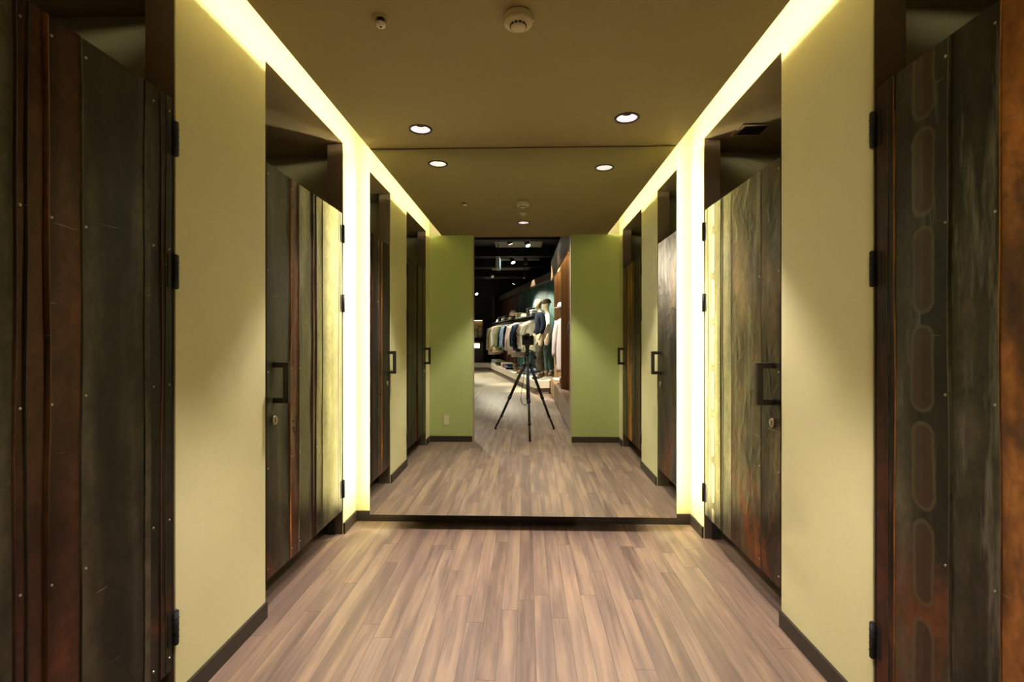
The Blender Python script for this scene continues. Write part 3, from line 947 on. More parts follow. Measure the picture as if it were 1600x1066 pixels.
tag(obj('trim_display', bm, plain('brown_cornice_board', (0.075, 0.05, 0.03), 0.6, noise=0.15, nscale=4)), 'brown cornice along the top of the display wall', 'trim', kind='structure')
bm = nb()
add_box(bm, -1.055, -1.015, -4.66, -2.7, 0.0, 0.006)
tag(obj('trim_floor', bm, plain('pale_floor_strip', (0.85, 0.78, 0.58), 0.3, noise=0.04)), 'pale strip set in the dark shop floor', 'trim', kind='structure')

# ceiling boards, beams
for i, (ya, yb, xa, xb) in enumerate([(-5.45, -4.55, -0.72, 0.36), (-6.75, -5.95, -0.72, 0.36), (-7.45, -7.1, -0.72, 0.36), (-8.1, -7.75, -0.72, 0.36), (-9.3, -8.55, -1.1, 0.1), (-11.4, -10.2, -1.5, 0.0)]):
    bm = nb()
    add_box(bm, xa, xb, ya, yb, 3.34, 3.40)
    tag(obj('ceiling_board', bm, M['greyceil'], origin=((xa + xb) / 2, (ya + yb) / 2, 3.34)), 'dark grey ceiling board in the black shop ceiling, %s from the entrance' % ['first', 'second', 'third', 'fourth', 'fifth', 'sixth'][i], 'ceiling board', 'shop ceiling boards')
for i, y in enumerate((-3.75, -5.7, -7.5, -9.6)):
    bm = nb()
    add_box(bm, -5.9, 1.0, y - 0.06, y + 0.06, 3.18, 3.40)
    add_box(bm, -5.9, 1.0, y - 0.11, y + 0.11, 3.16, 3.19)
    tag(obj('beam', bm, M['blackceil'], origin=(-2.4, y, 3.16)), 'black beam across the shop ceiling, %s from the entrance' % ['first', 'second', 'third', 'fourth'][i], 'beam', kind='structure')

# platform along the display wall
P0, P1 = W0 + wn_ * 0.575 - wd * 0.68, W1 + wn_ * 0.42 - wd * 0.75
plat = [(0.16, -4.28), (0.490, -4.28), (0.75, -4.9), (W1.x - 0.02, W1.y + 0.02), (-5.9, -12.18), (-5.9, -11.45), (-1.36, -11.45)]
t = thing('display_platform', 'long low white platform in front of the teal display wall', 'platform', (0.1, -6.5, 0))
bm = nb(); add_prism(bm, plat, 0.13, 0.29); obj('top', bm, M['white_lac'], t, bevel=0.004)
bm = nb(); add_prism(bm, [(0.20, -4.34), (0.48, -4.34), (0.72, -4.9), (W1.x - 0.03, W1.y + 0.04), (-5.9, -12.15), (-5.9, -11.51), (-1.33, -11.51)], 0.0, 0.13); obj('kick_board', bm, M['kick'], t)

# brown oak wall unit on the right
t = thing('wall_unit', 'tall brown oak wall unit with lit bays beside the shop entrance', 'wall unit', (0.85, -2.0, 0))
bm = nb()
add_prism(bm, [(0.553, 0.30), (1.32, 0.30), (1.32, -4.24), (0.510, -4.24)], 0.05, 0.34)
obj('plinth', bm, M['oak'], t, bevel=0.003)
bm = nb(); add_prism(bm, [(0.575, 0.30), (1.32, 0.30), (1.32, -4.24), (0.532, -4.24)], 0.0, 0.05); obj('toe_kick', bm, plain('pale_brown_toe_board', (0.30, 0.19, 0.11), 0.5, noise=0.1), t)
for y in (0.27, -2.2, -4.24):
    bm = nb(); add_box(bm, 0.585, 1.32, y - 0.02, y + 0.02, 0.34, 2.60); obj('divider', bm, M['oak'], t)
bm = nb(); add_box(bm, 1.30, 1.34, -4.26, 0.30, 0, 2.78); obj('back_panel', bm, M['oak'], t)
bm = nb(); add_prism(bm, [(0.562, 0.30), (0.60, 0.30), (0.56, -4.26), (0.52, -4.26)], 2.41, 2.80); obj('header', bm, M['oak'], t)
bm = nb(); add_box(bm, 0.56, 1.32, -4.24, 0.30, 2.60, 2.64); obj('bay_ceiling', bm, M['oak'], t)
for ya, yb in ((-2.17, 0.24), (-4.21, -2.23)):
    bm = nb(); add_box(bm, 0.64, 0.66, ya + 0.05, yb - 0.05, 2.585, 2.597); tag(obj('bay_light', bm, plain('warm_bay_strip', (0.9, 0.8, 0.6), 0.5, emit=(1.0, 0.66, 0.30), estr=45.0), t), 'warm glowing strip light')
bm = nb(); add_cyl(bm, (0.92, -2.18, 1.66), (0.92, 0.25, 1.66), 0.012); obj('rail', bm, M['black'], t)
bm = nb(); add_cyl(bm, (0.92, -2.18, 0.98), (0.92, 0.25, 0.98), 0.012); obj('rail', bm, M['black'], t)
bm = nb(); add_cyl(bm, (0.80, -4.22, 1.66), (0.80, -2.22, 1.66), 0.012); obj('rail', bm, M['black'], t)

# --- clothes
def garment_bm(width, length, depth, sleeve, seed, taper=0.92):
    """a garment hanging from the origin downwards, facing +/-Y: torso tube with folds, two sleeves, collar"""
    rnd = random.Random(seed)
    bm = nb()
    seg, lev = 28, 16
    rings = []
    ph = [rnd.uniform(0, 6.3) for _ in range(4)]
    for i in range(lev + 1):
        t_ = i / lev
        z = -0.06 - (length - 0.06) * t_
        if t_ < 0.10:
            q = t_ / 0.10
            hw = 0.055 + (width / 2 - 0.055) * (q ** 0.8)
            z = -0.055 - 0.10 * q * 0.75
            hd = 0.035 + (depth / 2 - 0.035) * q
        else:
            q = (t_ - 0.10) / 0.9
            z = -0.13 - (length - 0.13) * q
            hw = width / 2 * (1 - (1 - taper) * min(1, q * 1.6)) + 0.012 * math.sin(q * 5 + ph[0])
            hd = depth / 2 * (1 + 0.25 * q)
        rg = []
        for k in range(seg):
            a_ = 2 * PI * k / seg
            fold = 1 + (0.16 * math.sin(4 * a_ + ph[1] + t_ * 1.5) + 0.10 * math.sin(7 * a_ + ph[2])) * min(1, t_ * 2.2)
            x_ = hw * math.cos(a_) * (1 + 0.02 * math.sin(5 * a_ + ph[3]) * t_)
            y_ = hd * math.sin(a_) * fold
            rg.append(bm.verts.new((x_, y_, z + 0.012 * math.sin(3 * a_ + ph[2]) * (t_ > 0.95))))
        rings.append(rg)
    for r0, r1 in zip(rings[:-1], rings[1:]):
        for k in range(seg):
            f = bm.faces.new((r0[k], r0[(k + 1) % seg], r1[(k + 1) % seg], r1[k]))
            f.smooth = True
    bm.faces.new(rings[0][::-1]); bm.faces.new(rings[-1])
    # sleeves
    for s in (-1, 1):
        pts, rad = [], []
        for i in range(9):
            q = i / 8
            pts.append((s * (width / 2 - 0.05 + 0.075 * min(1, q * 2.5) + 0.01 * math.sin(q * 6 + ph[1])), 0.012 * math.sin(q * 5 + ph[3]) + 0.01, -0.135 - sleeve * q))
            rad.append(0.062 - 0.022 * q)
        add_tube(bm, pts, rad, 12)
    # collar
    add_lathe(bm, [(0.060, -0.075), (0.064, -0.045), (0.060, -0.040), (0.054, -0.06), (0.052, -0.08)], (0, 0, 0), seg=18)
    return bm

def place_mesh(o, loc, rz):
    o.location = loc
    o.rotation_euler = (0, 0, rz)

M['hanger'] = plain('pale_wood_hanger', (0.62, 0.47, 0.30), 0.5, noise=0.1, nscale=30)
M['chrome'] = plain('steel_hook', (0.6, 0.6, 0.6), 0.25, metal=1.0, noise=0.05)

def hang_garment(name, label, cat, p, rz, width, length, mat, sleeve, seed, group, depth=0.12):
    t = thing(name, label, cat, (0, 0, 0), group)
    bm = garment_bm(width, length, depth, sleeve, seed)
    bmesh.ops.recalc_face_normals(bm, faces=bm.faces)
    obj('cloth', bm, mat, t)
    bm = nb()
    add_tube(bm, [(-width / 2 + 0.04, 0, -0.118), (-0.10, 0, -0.075), (0, 0, -0.045), (0.10, 0, -0.075), (width / 2 - 0.04, 0, -0.118)], 0.009, 8)
    add_tube(bm, [(0, 0, -0.055), (0, 0, -0.030), (0.006, 0, -0.021)] + [(0.018 * math.cos(a_), 0, 0.018 * math.sin(a_)) for a_ in [-0.9 + 0.45 * q for q in range(9)]], 0.0022, 6, mi=1)
    obj('hanger', bm, [M['hanger'], M['chrome']], t)
    t.location = p
    t.rotation_euler = (0, 0, rz)
    return t

# rail and shelf of the display wall
rz = math.atan2(wd.y, wd.x) + PI / 2
def onwall(tt, off, z):
    p = W0 + wd * tt + wn_ * off
    return Vector((p.x, p.y, z))
t = thing('clothes_rail', 'long black clothes rail with upper shelf along the display wall', 'clothes rail', onwall(4, 0.2, 0.29))
bm = nb()
add_cyl(bm, onwall(0.98, 0.40, 1.66), onwall(7.0, 0.40, 1.66), 0.012, seg=10)
for k in range(6):
    q = (1.01, 2.15, 3.40, 4.66, 5.96, 6.9)[k]
    add_cyl(bm, onwall(q, 0.0, 1.66), onwall(q, 0.40, 1.66), 0.010, seg=8)
obj('rail', bm, M['black'], t)
bm = nb()
pl = [onwall(0.98, 0.02, 0), onwall(7.0, 0.02, 0), onwall(7.0, 0.44, 0), onwall(0.98, 0.44, 0)]
add_prism(bm, [(p.x, p.y) for p in pl], 1.715, 1.735)
obj('shelf', bm, M['black'], t)
for k in range(6):
    q = (1.01, 2.15, 3.40, 4.66, 5.96, 6.9)[k]
    bm = nb()
    add_cyl(bm, onwall(q, 0.012, 0.29), onwall(q, 0.012, 2.0), 0.012, seg=8)
    obj('upright', bm, M['black'], t)

GC = {
 'white': cloth('white_cotton', (0.78, 0.76, 0.70), (0.68, 0.66, 0.60)),
 'ivory': cloth('ivory_cotton', (0.70, 0.66, 0.54), (0.58, 0.55, 0.44)),
 'print': cloth('printed_cotton', (0.72, 0.68, 0.64), (0.45, 0.22, 0.22), 45, 'print'),
 'denim': cloth('dark_denim', (0.018, 0.036, 0.075), (0.035, 0.062, 0.12), 80),
 'navy': cloth('navy_knit', (0.008, 0.012, 0.024), (0.014, 0.020, 0.036), 90),
 'cream': cloth('cream_knit', (0.66, 0.56, 0.47), (0.55, 0.45, 0.38), 40),
 'pinkstripe': cloth('pink_striped_cotton', (0.70, 0.60, 0.58), (0.42, 0.33, 0.34), 22, 'stripe'),
 'blue': cloth('washed_denim', (0.14, 0.22, 0.36), (0.26, 0.36, 0.50), 30),
 'sky': cloth('light_denim', (0.34, 0.44, 0.56), (0.22, 0.31, 0.44), 30),
 'olive': cloth('olive_cotton', (0.17, 0.17, 0.075), (0.12, 0.12, 0.05), 40),
 'moss': cloth('moss_green_cotton', (0.24, 0.25, 0.11), (0.16, 0.17, 0.07), 40),
 'grey': cloth('grey_marl', (0.38, 0.38, 0.36), (0.24, 0.25, 0.25), 70),
 'tan': cloth('tan_cotton', (0.48, 0.38, 0.22), (0.38, 0.29, 0.16), 40),
 'pale': cloth('pale_pink_cotton', (0.62, 0.50, 0.46), (0.50, 0.40, 0.37), 40),
 'greige': cloth('grey_mauve_wool', (0.66, 0.58, 0.57), (0.36, 0.30, 0.33), 14, 'stripe'),
 'brown': cloth('brown_wool', (0.12, 0.08, 0.05), (0.18, 0.12, 0.08), 50),
 'black': cloth('black_knit', (0.015, 0.014, 0.014), (0.03, 0.03, 0.03), 60),
 'camo': cloth('camouflage_cotton', (0.12, 0.10, 0.075), (0.035, 0.045, 0.040), 14),
 'teal': cloth('teal_denim', (0.06, 0.10, 0.10), (0.11, 0.15, 0.14), 50),
 'red': cloth('red_cotton', (0.62, 0.03, 0.035), (0.50, 0.02, 0.03), 30),
}
ORD = ['first', 'second', 'third', 'fourth', 'fifth', 'sixth', 'seventh', 'eighth', 'ninth', 'tenth', 'eleventh', 'twelfth', 'thirteenth', 'fourteenth', 'fifteenth', 'sixteenth', 'seventeenth', 'eighteenth', 'nineteenth', 'twentieth']
racks = [('ivory', 1.08, 'shirt', 0.78, 'pale ivory shirt'), ('white', 1.27, 'shirt', 0.80, 'white shirt'), ('print', 1.50, 'shirt', 0.74, 'white shirt with a red print'), ('navy', 1.77, 'shirt', 0.80, 'navy shirt'),
         ('denim', 2.02, 'shirt', 0.82, 'dark denim shirt'), ('denim', 2.28, 'jacket', 0.80, 'dark blue denim jacket'), ('cream', 2.62, 'cardigan', 0.98, 'long cream cardigan'), ('pinkstripe', 2.92, 'shirt', 0.92, 'pink striped long shirt'),
         ('navy', 3.25, 'jacket', 0.76, 'navy jacket'), ('sky', 3.55, 'shirt', 0.80, 'light denim shirt'), ('blue', 3.86, 'shirt', 0.82, 'washed blue denim shirt'), ('navy', 4.15, 'sweater', 0.80, 'dark navy sweater'),
         ('olive', 4.50, 'jacket', 0.84, 'dark olive jacket'), ('moss', 4.82, 'shirt', 0.84, 'moss green shirt'), ('grey', 5.12, 'shirt', 0.86, 'grey shirt'), ('white', 5.42, 'shirt', 0.86, 'far white shirt'),
         ('tan', 5.80, 'coat', 0.96, 'tan coat'), ('olive', 6.12, 'shirt', 0.92, 'long olive shirt'), ('pale', 6.50, 'coat', 1.05, 'long pale pink coat')]
for i, (cname, tt, kind, ln, lab) in enumerate(racks):
    p = onwall(tt, 0.40, 1.66)
    lab2 = '%s on the display rail, %s from the mannequins' % (lab, ORD[i])
    hang_garment('hanging_' + kind, lab2, kind, p, rz + random.uniform(-0.12, 0.12), random.uniform(0.44, 0.50), ln, GC[cname], ln * random.uniform(0.66, 0.78), 40 + i, 'clothes on the display rail')

# folded stacks and hats on the upper shelf, folded clothes on the platform
def folded(name, label, p, rz_, mat, w_, d_, h_, group, seed=0):
    rnd = random.Random(seed)
    bm = nb()
    nx_, ny_ = 10, 8
    def pt(u, v, z):
        return Vector(((u - 0.5) * w_, (v - 0.5) * d_, z))
    top = [[bm.verts.new(pt(i / nx_, j / ny_, h_ * (0.8 + 0.2 * math.sin(PI * i / nx_) ** 0.5 * math.sin(PI * j / ny_) ** 0.5) + rnd.uniform(-.002, .002))) for j in range(ny_ + 1)] for i in range(nx_ + 1)]
    bot = [[bm.verts.new(pt(i / nx_, j / ny_, 0)) for j in range(ny_ + 1)] for i in range(nx_ + 1)]
    for i in range(nx_):
        for j in range(ny_):
            f = bm.faces.new((top[i][j], top[i + 1][j], top[i + 1][j + 1], top[i][j + 1])); f.smooth = True
            bm.faces.new((bot[i][j], bot[i][j + 1], bot[i + 1][j + 1], bot[i + 1][j]))
    ring = [(i, 0) for i in range(nx_)] + [(nx_, j) for j in range(ny_)] + [(nx_ - i, ny_) for i in range(nx_)] + [(0, ny_ - j) for j in range(ny_)]
    for k in range(len(ring)):
        a_, b_ = ring[k], ring[(k + 1) % len(ring)]
        m0 = bm.verts.new((top[a_[0]][a_[1]].co + bot[a_[0]][a_[1]].co) / 2 * Vector((1.03, 1.03, 1)).x) if False else None
        f = bm.faces.new((bot[a_[0]][a_[1]], bot[b_[0]][b_[1]], top[b_[0]][b_[1]], top[a_[0]][a_[1]])); f.smooth = True
    o = obj(name, bm, mat, bevel=0.006)
    place_mesh(o, p, rz_)
    tag(o, label, 'folded clothing', group)
    return o

def hat(label, p, mat, mat2, group=None, r=0.135):
    t = thing('hat', label, 'hat', (0, 0, 0), group)
    bm = nb()
    add_lathe(bm, [(0.0, 0.105), (0.045, 0.108), (0.072, 0.098), (0.083, 0.07), (0.088, 0.015), (0.09, 0.0)], seg=28)
    obj('crown', bm, mat, t)
    bm = nb()
    add_lathe(bm, [(0.088, 0.0), (0.11, -0.004), (r, 0.004), (r, 0.008), (0.11, 0.0), (0.088, 0.005)], seg=28)
    obj('brim', bm, mat, t)
    bm = nb()
    add_lathe(bm, [(0.0905, 0.004), (0.0895, 0.028), (0.0880, 0.028), (0.0880, 0.004)], seg=28)
    obj('hat_band', bm, mat2, t)
    t.location = p
    return t

sh = 1.735
for i, (tt, cols, lab) in enumerate([(1.16, ['teal', 'white', 'white'], 'stack by the mannequins'), (1.52, ['navy', 'black', 'navy', 'navy'], 'dark stack nearest the mannequins'), (2.9, ['olive', 'brown', 'olive'], 'olive stack behind the pale hat'), (3.3, ['brown', 'olive'], 'low brown stack'), (4.7, ['black', 'olive', 'black'], 'black stack by the green-banded hat'), (5.7, ['black', 'navy', 'black'], 'black stack near the shelf end')]):
    for k, cn in enumerate(cols):
        folded('folded_sweater', '%s folded sweater, %s from the shelf in the %s' % (GC[cn].name.split('_')[0], ['lowest', 'second', 'third', 'topmost'][k], lab), onwall(tt, 0.26, sh + 0.001 + k * 0.0565), rz + random.uniform(-.08, .08), GC[cn], 0.30, 0.26, 0.055, 'folded sweaters on the shelf', 7 * i + k)
hat('pale straw hat on the shelf above the pink shirt', onwall(2.45, 0.28, sh + 0.008), GC['cream'], GC['black'], 'hats on the shelf')
hat('cream hat with dark band on the shelf above the green shirt', onwall(4.2, 0.28, sh + 0.008), GC['ivory'], GC['olive'], 'hats on the shelf')
hat('off-white hat at the far end of the shelf', onwall(5.35, 0.28, sh + 0.008), GC['white'], GC['black'], 'hats on the shelf')
hat('small white hat last on the shelf', onwall(6.3, 0.28, sh + 0.008), GC['white'], GC['tan'], 'hats on the shelf', 0.125)
for i, (tt, off, cols, lab) in enumerate([(6.2, 0.25, ['white', 'grey', 'grey'], 'pale stack'), (5.2, 0.27, ['olive', 'black', 'olive'], 'olive stack'), (4.1, 0.30, ['pale', 'print', 'cream'], 'patterned stack'), (3.3, 0.32, ['navy', 'blue', 'denim'], 'blue stack'), (1.15, 0.22, ['blue', 'denim', 'blue'], 'denim stack behind the mannequins')]):
    for k, cn in enumerate(cols):
        folded('folded_trousers', '%s folded trousers, %s in the %s on the platform' % (GC[cn].name.replace('_', ' '), ['lowest', 'second', 'topmost'][k], lab), onwall(tt, off + 0.12, 0.291 + k * 0.0515), rz + random.uniform(-.1, .1), GC[cn], 0.34, 0.30, 0.05, 'folded trousers on the platform', 90 + 5 * i + k)

# --- bodies by skin modifier, frozen to plain meshes
def skin_mesh(name, V, E_, R, mat, parent, sub=2, root=0):
    me = bpy.data.meshes.new(name + '_cage')
    me.from_pydata([Vector(v) for v in V], E_, [])
    o = bpy.data.objects.new(name + '_cage', me)
    C.objects.link(o)
    sk = o.modifiers.new('skin', 'SKIN')
    sk.use_smooth_shade = True
    sk.branch_smoothing = 0.6
    for i, v in enumerate(me.skin_vertices[0].data):
        r_ = R[i]
        v.radius = r_ if isinstance(r_, tuple) else (r_, r_)
        v.use_root = (i == root)
    sb_ = o.modifiers.new('subsurf', 'SUBSURF')
    sb_.levels = sub
    sb_.render_levels = sub
    dg = bpy.context.evaluated_depsgraph_get()
    ev = o.evaluated_get(dg)
    m2 = bpy.data.meshes.new_from_object(ev)
    m2.name = name
    bpy.data.objects.remove(o)
    bpy.data.meshes.remove(me)
    m2.materials.clear()
    m2.materials.append(mat)
    for p in m2.polygons:
        p.use_smooth = True
    o2 = bpy.data.objects.new(name, m2)
    C.objects.link(o2)
    o2.parent = parent
    return o2

M['mann'] = plain('cream_mannequin_shell', (0.62, 0.55, 0.40), 0.45, noise=0.04)
M['boot'] = plain('tan_boot_leather', (0.20, 0.11, 0.05), 0.5, noise=0.2, nscale=30)
M['boot2'] = plain('dark_boot_leather', (0.055, 0.038, 0.02), 0.5, noise=0.2, nscale=30)

def mannequin(label, loc, rz_, tops, legs, boots, capmat=None, sleeve=True, step=0.10):
    """faces local -Y; 1.78 m tall"""
    t = thing('mannequin', label, 'mannequin', (0, 0, 0), 'mannequins on the platform')
    # body: pelvis, spine, neck, head, arms, legs
    V = [(0, 0, 0.94), (0, 0.005, 1.12), (0, 0.0, 1.34), (0, 0.01, 1.46), (0, -0.005, 1.53), (0, -0.050, 1.60), (0, -0.030, 1.680), (0, 0.012, 1.755),
         (-0.17, 0.01, 1.41), (-0.235, 0.03, 1.16), (-0.235, -0.06, 0.93), (-0.23, -0.09, 0.85),
         (0.17, 0.01, 1.41), (0.235, 0.03, 1.16), (0.235, -0.06, 0.93), (0.23, -0.09, 0.85),
         (-0.09, 0, 0.86), (-0.10, -step * 0.5, 0.48), (-0.10, -step * 0.4, 0.08),
         (0.09, 0, 0.86), (0.10, step * 0.5, 0.48), (0.10, step * 0.9, 0.08)]
    E_ = [(0, 1), (1, 2), (2, 3), (3, 4), (4, 5), (5, 6), (6, 7), (2, 8), (8, 9), (9, 10), (10, 11), (2, 12), (12, 13), (13, 14), (14, 15), (0, 16), (16, 17), (17, 18), (0, 19), (19, 20), (20, 21)]
    R = [(0.14, 0.10), (0.13, 0.09), (0.155, 0.10), (0.065, 0.058), (0.046, 0.050), (0.072, 0.094), (0.082, 0.104), (0.062, 0.078),
         0.062, 0.043, 0.032, 0.026, 0.062, 0.043, 0.032, 0.026, 0.085, 0.055, 0.038, 0.085, 0.055, 0.038]
    skin_mesh('body', V, E_, R, M['mann'], t)
    # hands with fingers
    for s in (-1, 1):
        w0 = Vector((s * 0.23, -0.095, 0.845))
        V, E_, R = [tuple(w0), tuple(w0 + Vector((0, -0.022, -0.05)))], [(0, 1)], [(0.02, 0.026), (0.016, 0.034)]
        for q, (dy, ln) in enumerate(((-0.028, 0.062), (-0.010, 0.070), (0.008, 0.066), (0.026, 0.052))):
            base_i = len(V)
            p0 = w0 + Vector((-s * 0.002, -0.026 + dy, -0.075))
            V += [tuple(p0), tuple(p0 + Vector((-s * 0.006, -0.008, -ln * 0.55))), tuple(p0 + Vector((-s * 0.020, -0.010, -ln)))]
            E_ += [(1, base_i), (base_i, base_i + 1), (base_i + 1, base_i + 2)]
            R += [0.009, 0.0085, 0.007]
        base_i = len(V)
        p0 = w0 + Vector((-s * 0.012, -0.040, -0.028))
        V += [tuple(p0), tuple(p0 + Vector((-s * 0.016, -0.018, -0.032)))]
        E_ += [(0, base_i), (base_i, base_i + 1)]
        R += [0.011, 0.008]
        skin_mesh('hand', V, E_, R, M['mann'], t, 1)
    # top
    V = [(0, 0, 0.90), (0, 0.005, 1.12), (0, 0.0, 1.34), (0, 0.008, 1.475),
         (-0.175, 0.01, 1.42), (-0.245, 0.03, 1.16), (-0.24, -0.045, 0.98), (0.175, 0.01, 1.42), (0.245, 0.03, 1.16), (0.24, -0.045, 0.98)]
    E_ = [(0, 1), (1, 2), (2, 3), (2, 4), (4, 5), (5, 6), (2, 7), (7, 8), (8, 9)]
    R = [(0.178, 0.125), (0.165, 0.118), (0.180, 0.122), (0.078, 0.072), 0.076, 0.060, 0.050, 0.076, 0.060, 0.050]
    skin_mesh('top', V, E_, R, tops, t)
    V = [(0, 0, 0.95), (0, 0, 0.90), (-0.095, 0, 0.82), (-0.105, -step * 0.5, 0.48), (-0.105, -step * 0.4, 0.14), (0.095, 0, 0.82), (0.105, step * 0.5, 0.48), (0.105, step * 0.9, 0.14)]
    E_ = [(0, 1), (1, 2), (2, 3), (3, 4), (1, 5), (5, 6), (6, 7)]
    R = [(0.155, 0.115), (0.165, 0.125), (0.105, 0.11), 0.082, 0.070, (0.105, 0.11), 0.082, 0.070]
    skin_mesh('trousers', V, E_, R, legs, t)
    for s, yy in ((-1, -step * 0.4), (1, step * 0.9)):
        V = [(s * 0.103, yy + 0.02, 0.16), (s * 0.103, yy + 0.02, 0.06), (s * 0.105, yy - 0.07, 0.045), (s * 0.108, yy - 0.16, 0.035)]
        skin_mesh('boot', V, [(0, 1), (1, 2), (2, 3)], [0.062, (0.055, 0.058), (0.050, 0.045), (0.045, 0.034)], boots, t)
    if capmat:
        bm = nb()
        add_lathe(bm, [(0.0, 1.815), (0.045, 1.810), (0.078, 1.785), (0.090, 1.745), (0.091, 1.712), (0.084, 1.712), (0.082, 1.745)], (0, -0.02, 0), seg=28)
        for v in bm.verts:
            v.co.y = (v.co.y + 0.02) * 1.16 - 0.02
        obj('cap', bm, capmat, t)
        bm = nb()
        add_lathe(bm, [(0.0, 1.718), (0.070, 1.718), (0.088, 1.710), (0.088, 1.704), (0.0, 1.711)], (0, -0.085, 0), seg=24)
        obj('cap_peak', bm, capmat, t)
    t.location = loc
    t.rotation_euler = (0, 0, rz_)
    return t

mannequin('bald cream mannequin in navy sweater and dark trousers, front of the platform', (0.285, -4.62, 0.292), -PI / 2 - 0.25, GC['navy'], GC['camo'], M['boot2'], None)
mannequin('capped cream mannequin in white shirt and teal jeans, behind the navy sweater', (0.49, -5.22, 0.292), -PI / 2 + 0.1, GC['white'], GC['teal'], M['boot'], GC['brown'])

# boots standing on the platform
def boot_pair(label, p, rz_, mat):
    t = thing('boot', label, 'boots', (0, 0, 0), 'boots on the platform')
    skin_mesh('shaft', [(0, 0.02, 0.21), (0, 0.02, 0.07), (0, -0.07, 0.05), (0, -0.16, 0.035)], [(0, 1), (1, 2), (2, 3)], [0.055, (0.05, 0.055), (0.045, 0.045), (0.042, 0.033)], mat, t)
    bm = nb(); add_prism(bm, [(-0.04, 0.07), (0.04, 0.07), (0.044, -0.08), (0.035, -0.19), (-0.035, -0.19), (-0.044, -0.08)], 0.0, 0.014); obj('sole', bm, M['boot2'], t)
    t.location = p; t.rotation_euler = (0, 0, rz_)
M['tanboot'] = plain('pale_tan_suede', (0.42, 0.25, 0.12), 0.7, noise=0.1, nscale=60)
boot_pair('tan suede boot standing on the platform beside the blue stack', onwall(2.55, 0.50, 0.292), 1.2, M['tanboot'])
boot_pair('second tan suede boot, nearer the mannequins', onwall(1.5, 0.55, 0.292), -1.0, M['tanboot'])

# wall unit contents
hang_garment('hanging_coat', 'long grey mauve coat hanging in the far bay of the oak unit', 'coat', (0.80, -3.45, 1.66), 0.15, 0.46, 1.12, GC['greige'], 0.70, 77, 'coats in the oak unit', 0.18)
hang_garment('hanging_coat', 'black coat hanging behind the grey mauve coat in the oak unit', 'coat', (0.80, -3.85, 1.66), 0.1, 0.46, 1.0, GC['black'], 0.70, 78, 'coats in the oak unit', 0.16)
hang_garment('hanging_shirt', 'blue patterned pale shirt in the near bay of the oak unit', 'shirt', (0.92, -1.55, 1.66), 0.1, 0.40, 0.42, cloth('blue_print_cotton', (0.62, 0.56, 0.56), (0.16, 0.16, 0.30), 60, 'print'), 0.28, 80, 'clothes in the near bay')
hang_garment('hanging_shirt', 'red shirt on the lower rail of the near bay', 'shirt', (0.92, -1.35, 0.98), -0.1, 0.40, 0.44, GC['red'], 0.28, 81, 'clothes in the near bay')
t = thing('hat_stand', 'thin black hat stand in the far bay of the oak unit', 'stand', (0.66, -3.0, 0.342))
bm = nb(); add_cyl(bm, (0.66, -3.0, 0.342), (0.66, -3.0, 0.355), 0.09, seg=24); obj('base', bm, M['black'], t)
bm = nb(); add_cyl(bm, (0.66, -3.0, 0.355), (0.66, -3.0, 1.74), 0.008, seg=10); add_cyl(bm, (0.66, -3.0, 1.74), (0.66, -3.0, 1.752), 0.05, seg=16); obj('pole', bm, M['black'], t)
hat('white hat with dark brim band on the thin stand in the oak unit', (0.66, -3.0, 1.752), GC['white'], GC['black'])
for k, cn in enumerate(['white', 'greige', 'white']):
    folded('folded_sweater', '%s folded sweater on the oak plinth, %s' % (GC[cn].name.replace('_', ' '), ['lowest of the stack', 'second in the stack', 'topmost of the stack'][k]), (0.72, -2.62, 0.341 + 0.0565 * k), 0.05, GC[cn], 0.26, 0.30, 0.055, 'folded sweaters on the oak plinth', 300 + k)
folded('folded_sweater', 'white folded sweater lying alone at the far end of the oak plinth', (0.66, -3.75, 0.341), 0.0, GC['white'], 0.22, 0.34, 0.05, 'folded sweaters on the oak plinth', 310)

# far wall: lit niche with two small busts, glowing counter panel
t = thing('display_niche', 'warm lit niche in the black far wall of the shop', 'niche', (-1.80, -12.2, 1.2))
bm = nb()
for a in ((-2.06, -1.60, 1.16, 1.20), (-2.06, -1.60, 1.86, 1.90), (-2.06, -2.02, 1.20, 1.86), (-1.64, -1.60, 1.20, 1.86)):
    add_box(bm, a[0], a[1], -12.2, -12.04, a[2], a[3])
obj('frame', bm, plain('dark_niche_frame', (0.04, 0.028, 0.018), 0.5, noise=0.1), t)
bm = nb(); add_box(bm, -2.02, -1.64, -12.2, -12.185, 1.20, 1.86); obj('back_board', bm, plain('amber_board', (0.30, 0.21, 0.09), 0.6, noise=0.2, nscale=5), t)
bm = nb(); add_box(bm, -2.0, -1.66, -12.06, -12.045, 1.835, 1.855); tag(obj('strip_light', bm, plain('niche_strip', (0.9, 0.8, 0.6), 0.5, emit=(1.0, 0.72, 0.36), estr=10), t), 'warm strip light')
def bust(label, x, h, mat):
    bm = nb()
    add_lathe(bm, [(0.0, 0), (0.055, 0), (0.06, 0.06 * h), (0.075, 0.14 * h), (0.06, 0.20 * h), (0.025, 0.24 * h), (0.022, 0.27 * h), (0.042, 0.31 * h), (0.044, 0.36 * h), (0.0, 0.41 * h)], (x, -12.11, 1.202), seg=20)
    tag(obj('bust', bm, mat, origin=(x, -12.11, 1.20)), label, 'bust', 'busts in the niche')
bust('taller pale bust in the lit niche', -1.90, 1.1, GC['ivory'])
bust('shorter white bust in the lit niche', -1.74, 0.9, GC['white'])
t = thing('counter', 'dark counter with glowing panel against the far wall', 'counter', (-2.0, -11.85, 0.29))
bm = nb(); add_box(bm, -2.8, -1.58, -12.1, -11.7, 0.29, 1.06); obj('body', bm, plain('dark_grey_counter', (0.055, 0.045, 0.045), 0.6, noise=0.1), t)
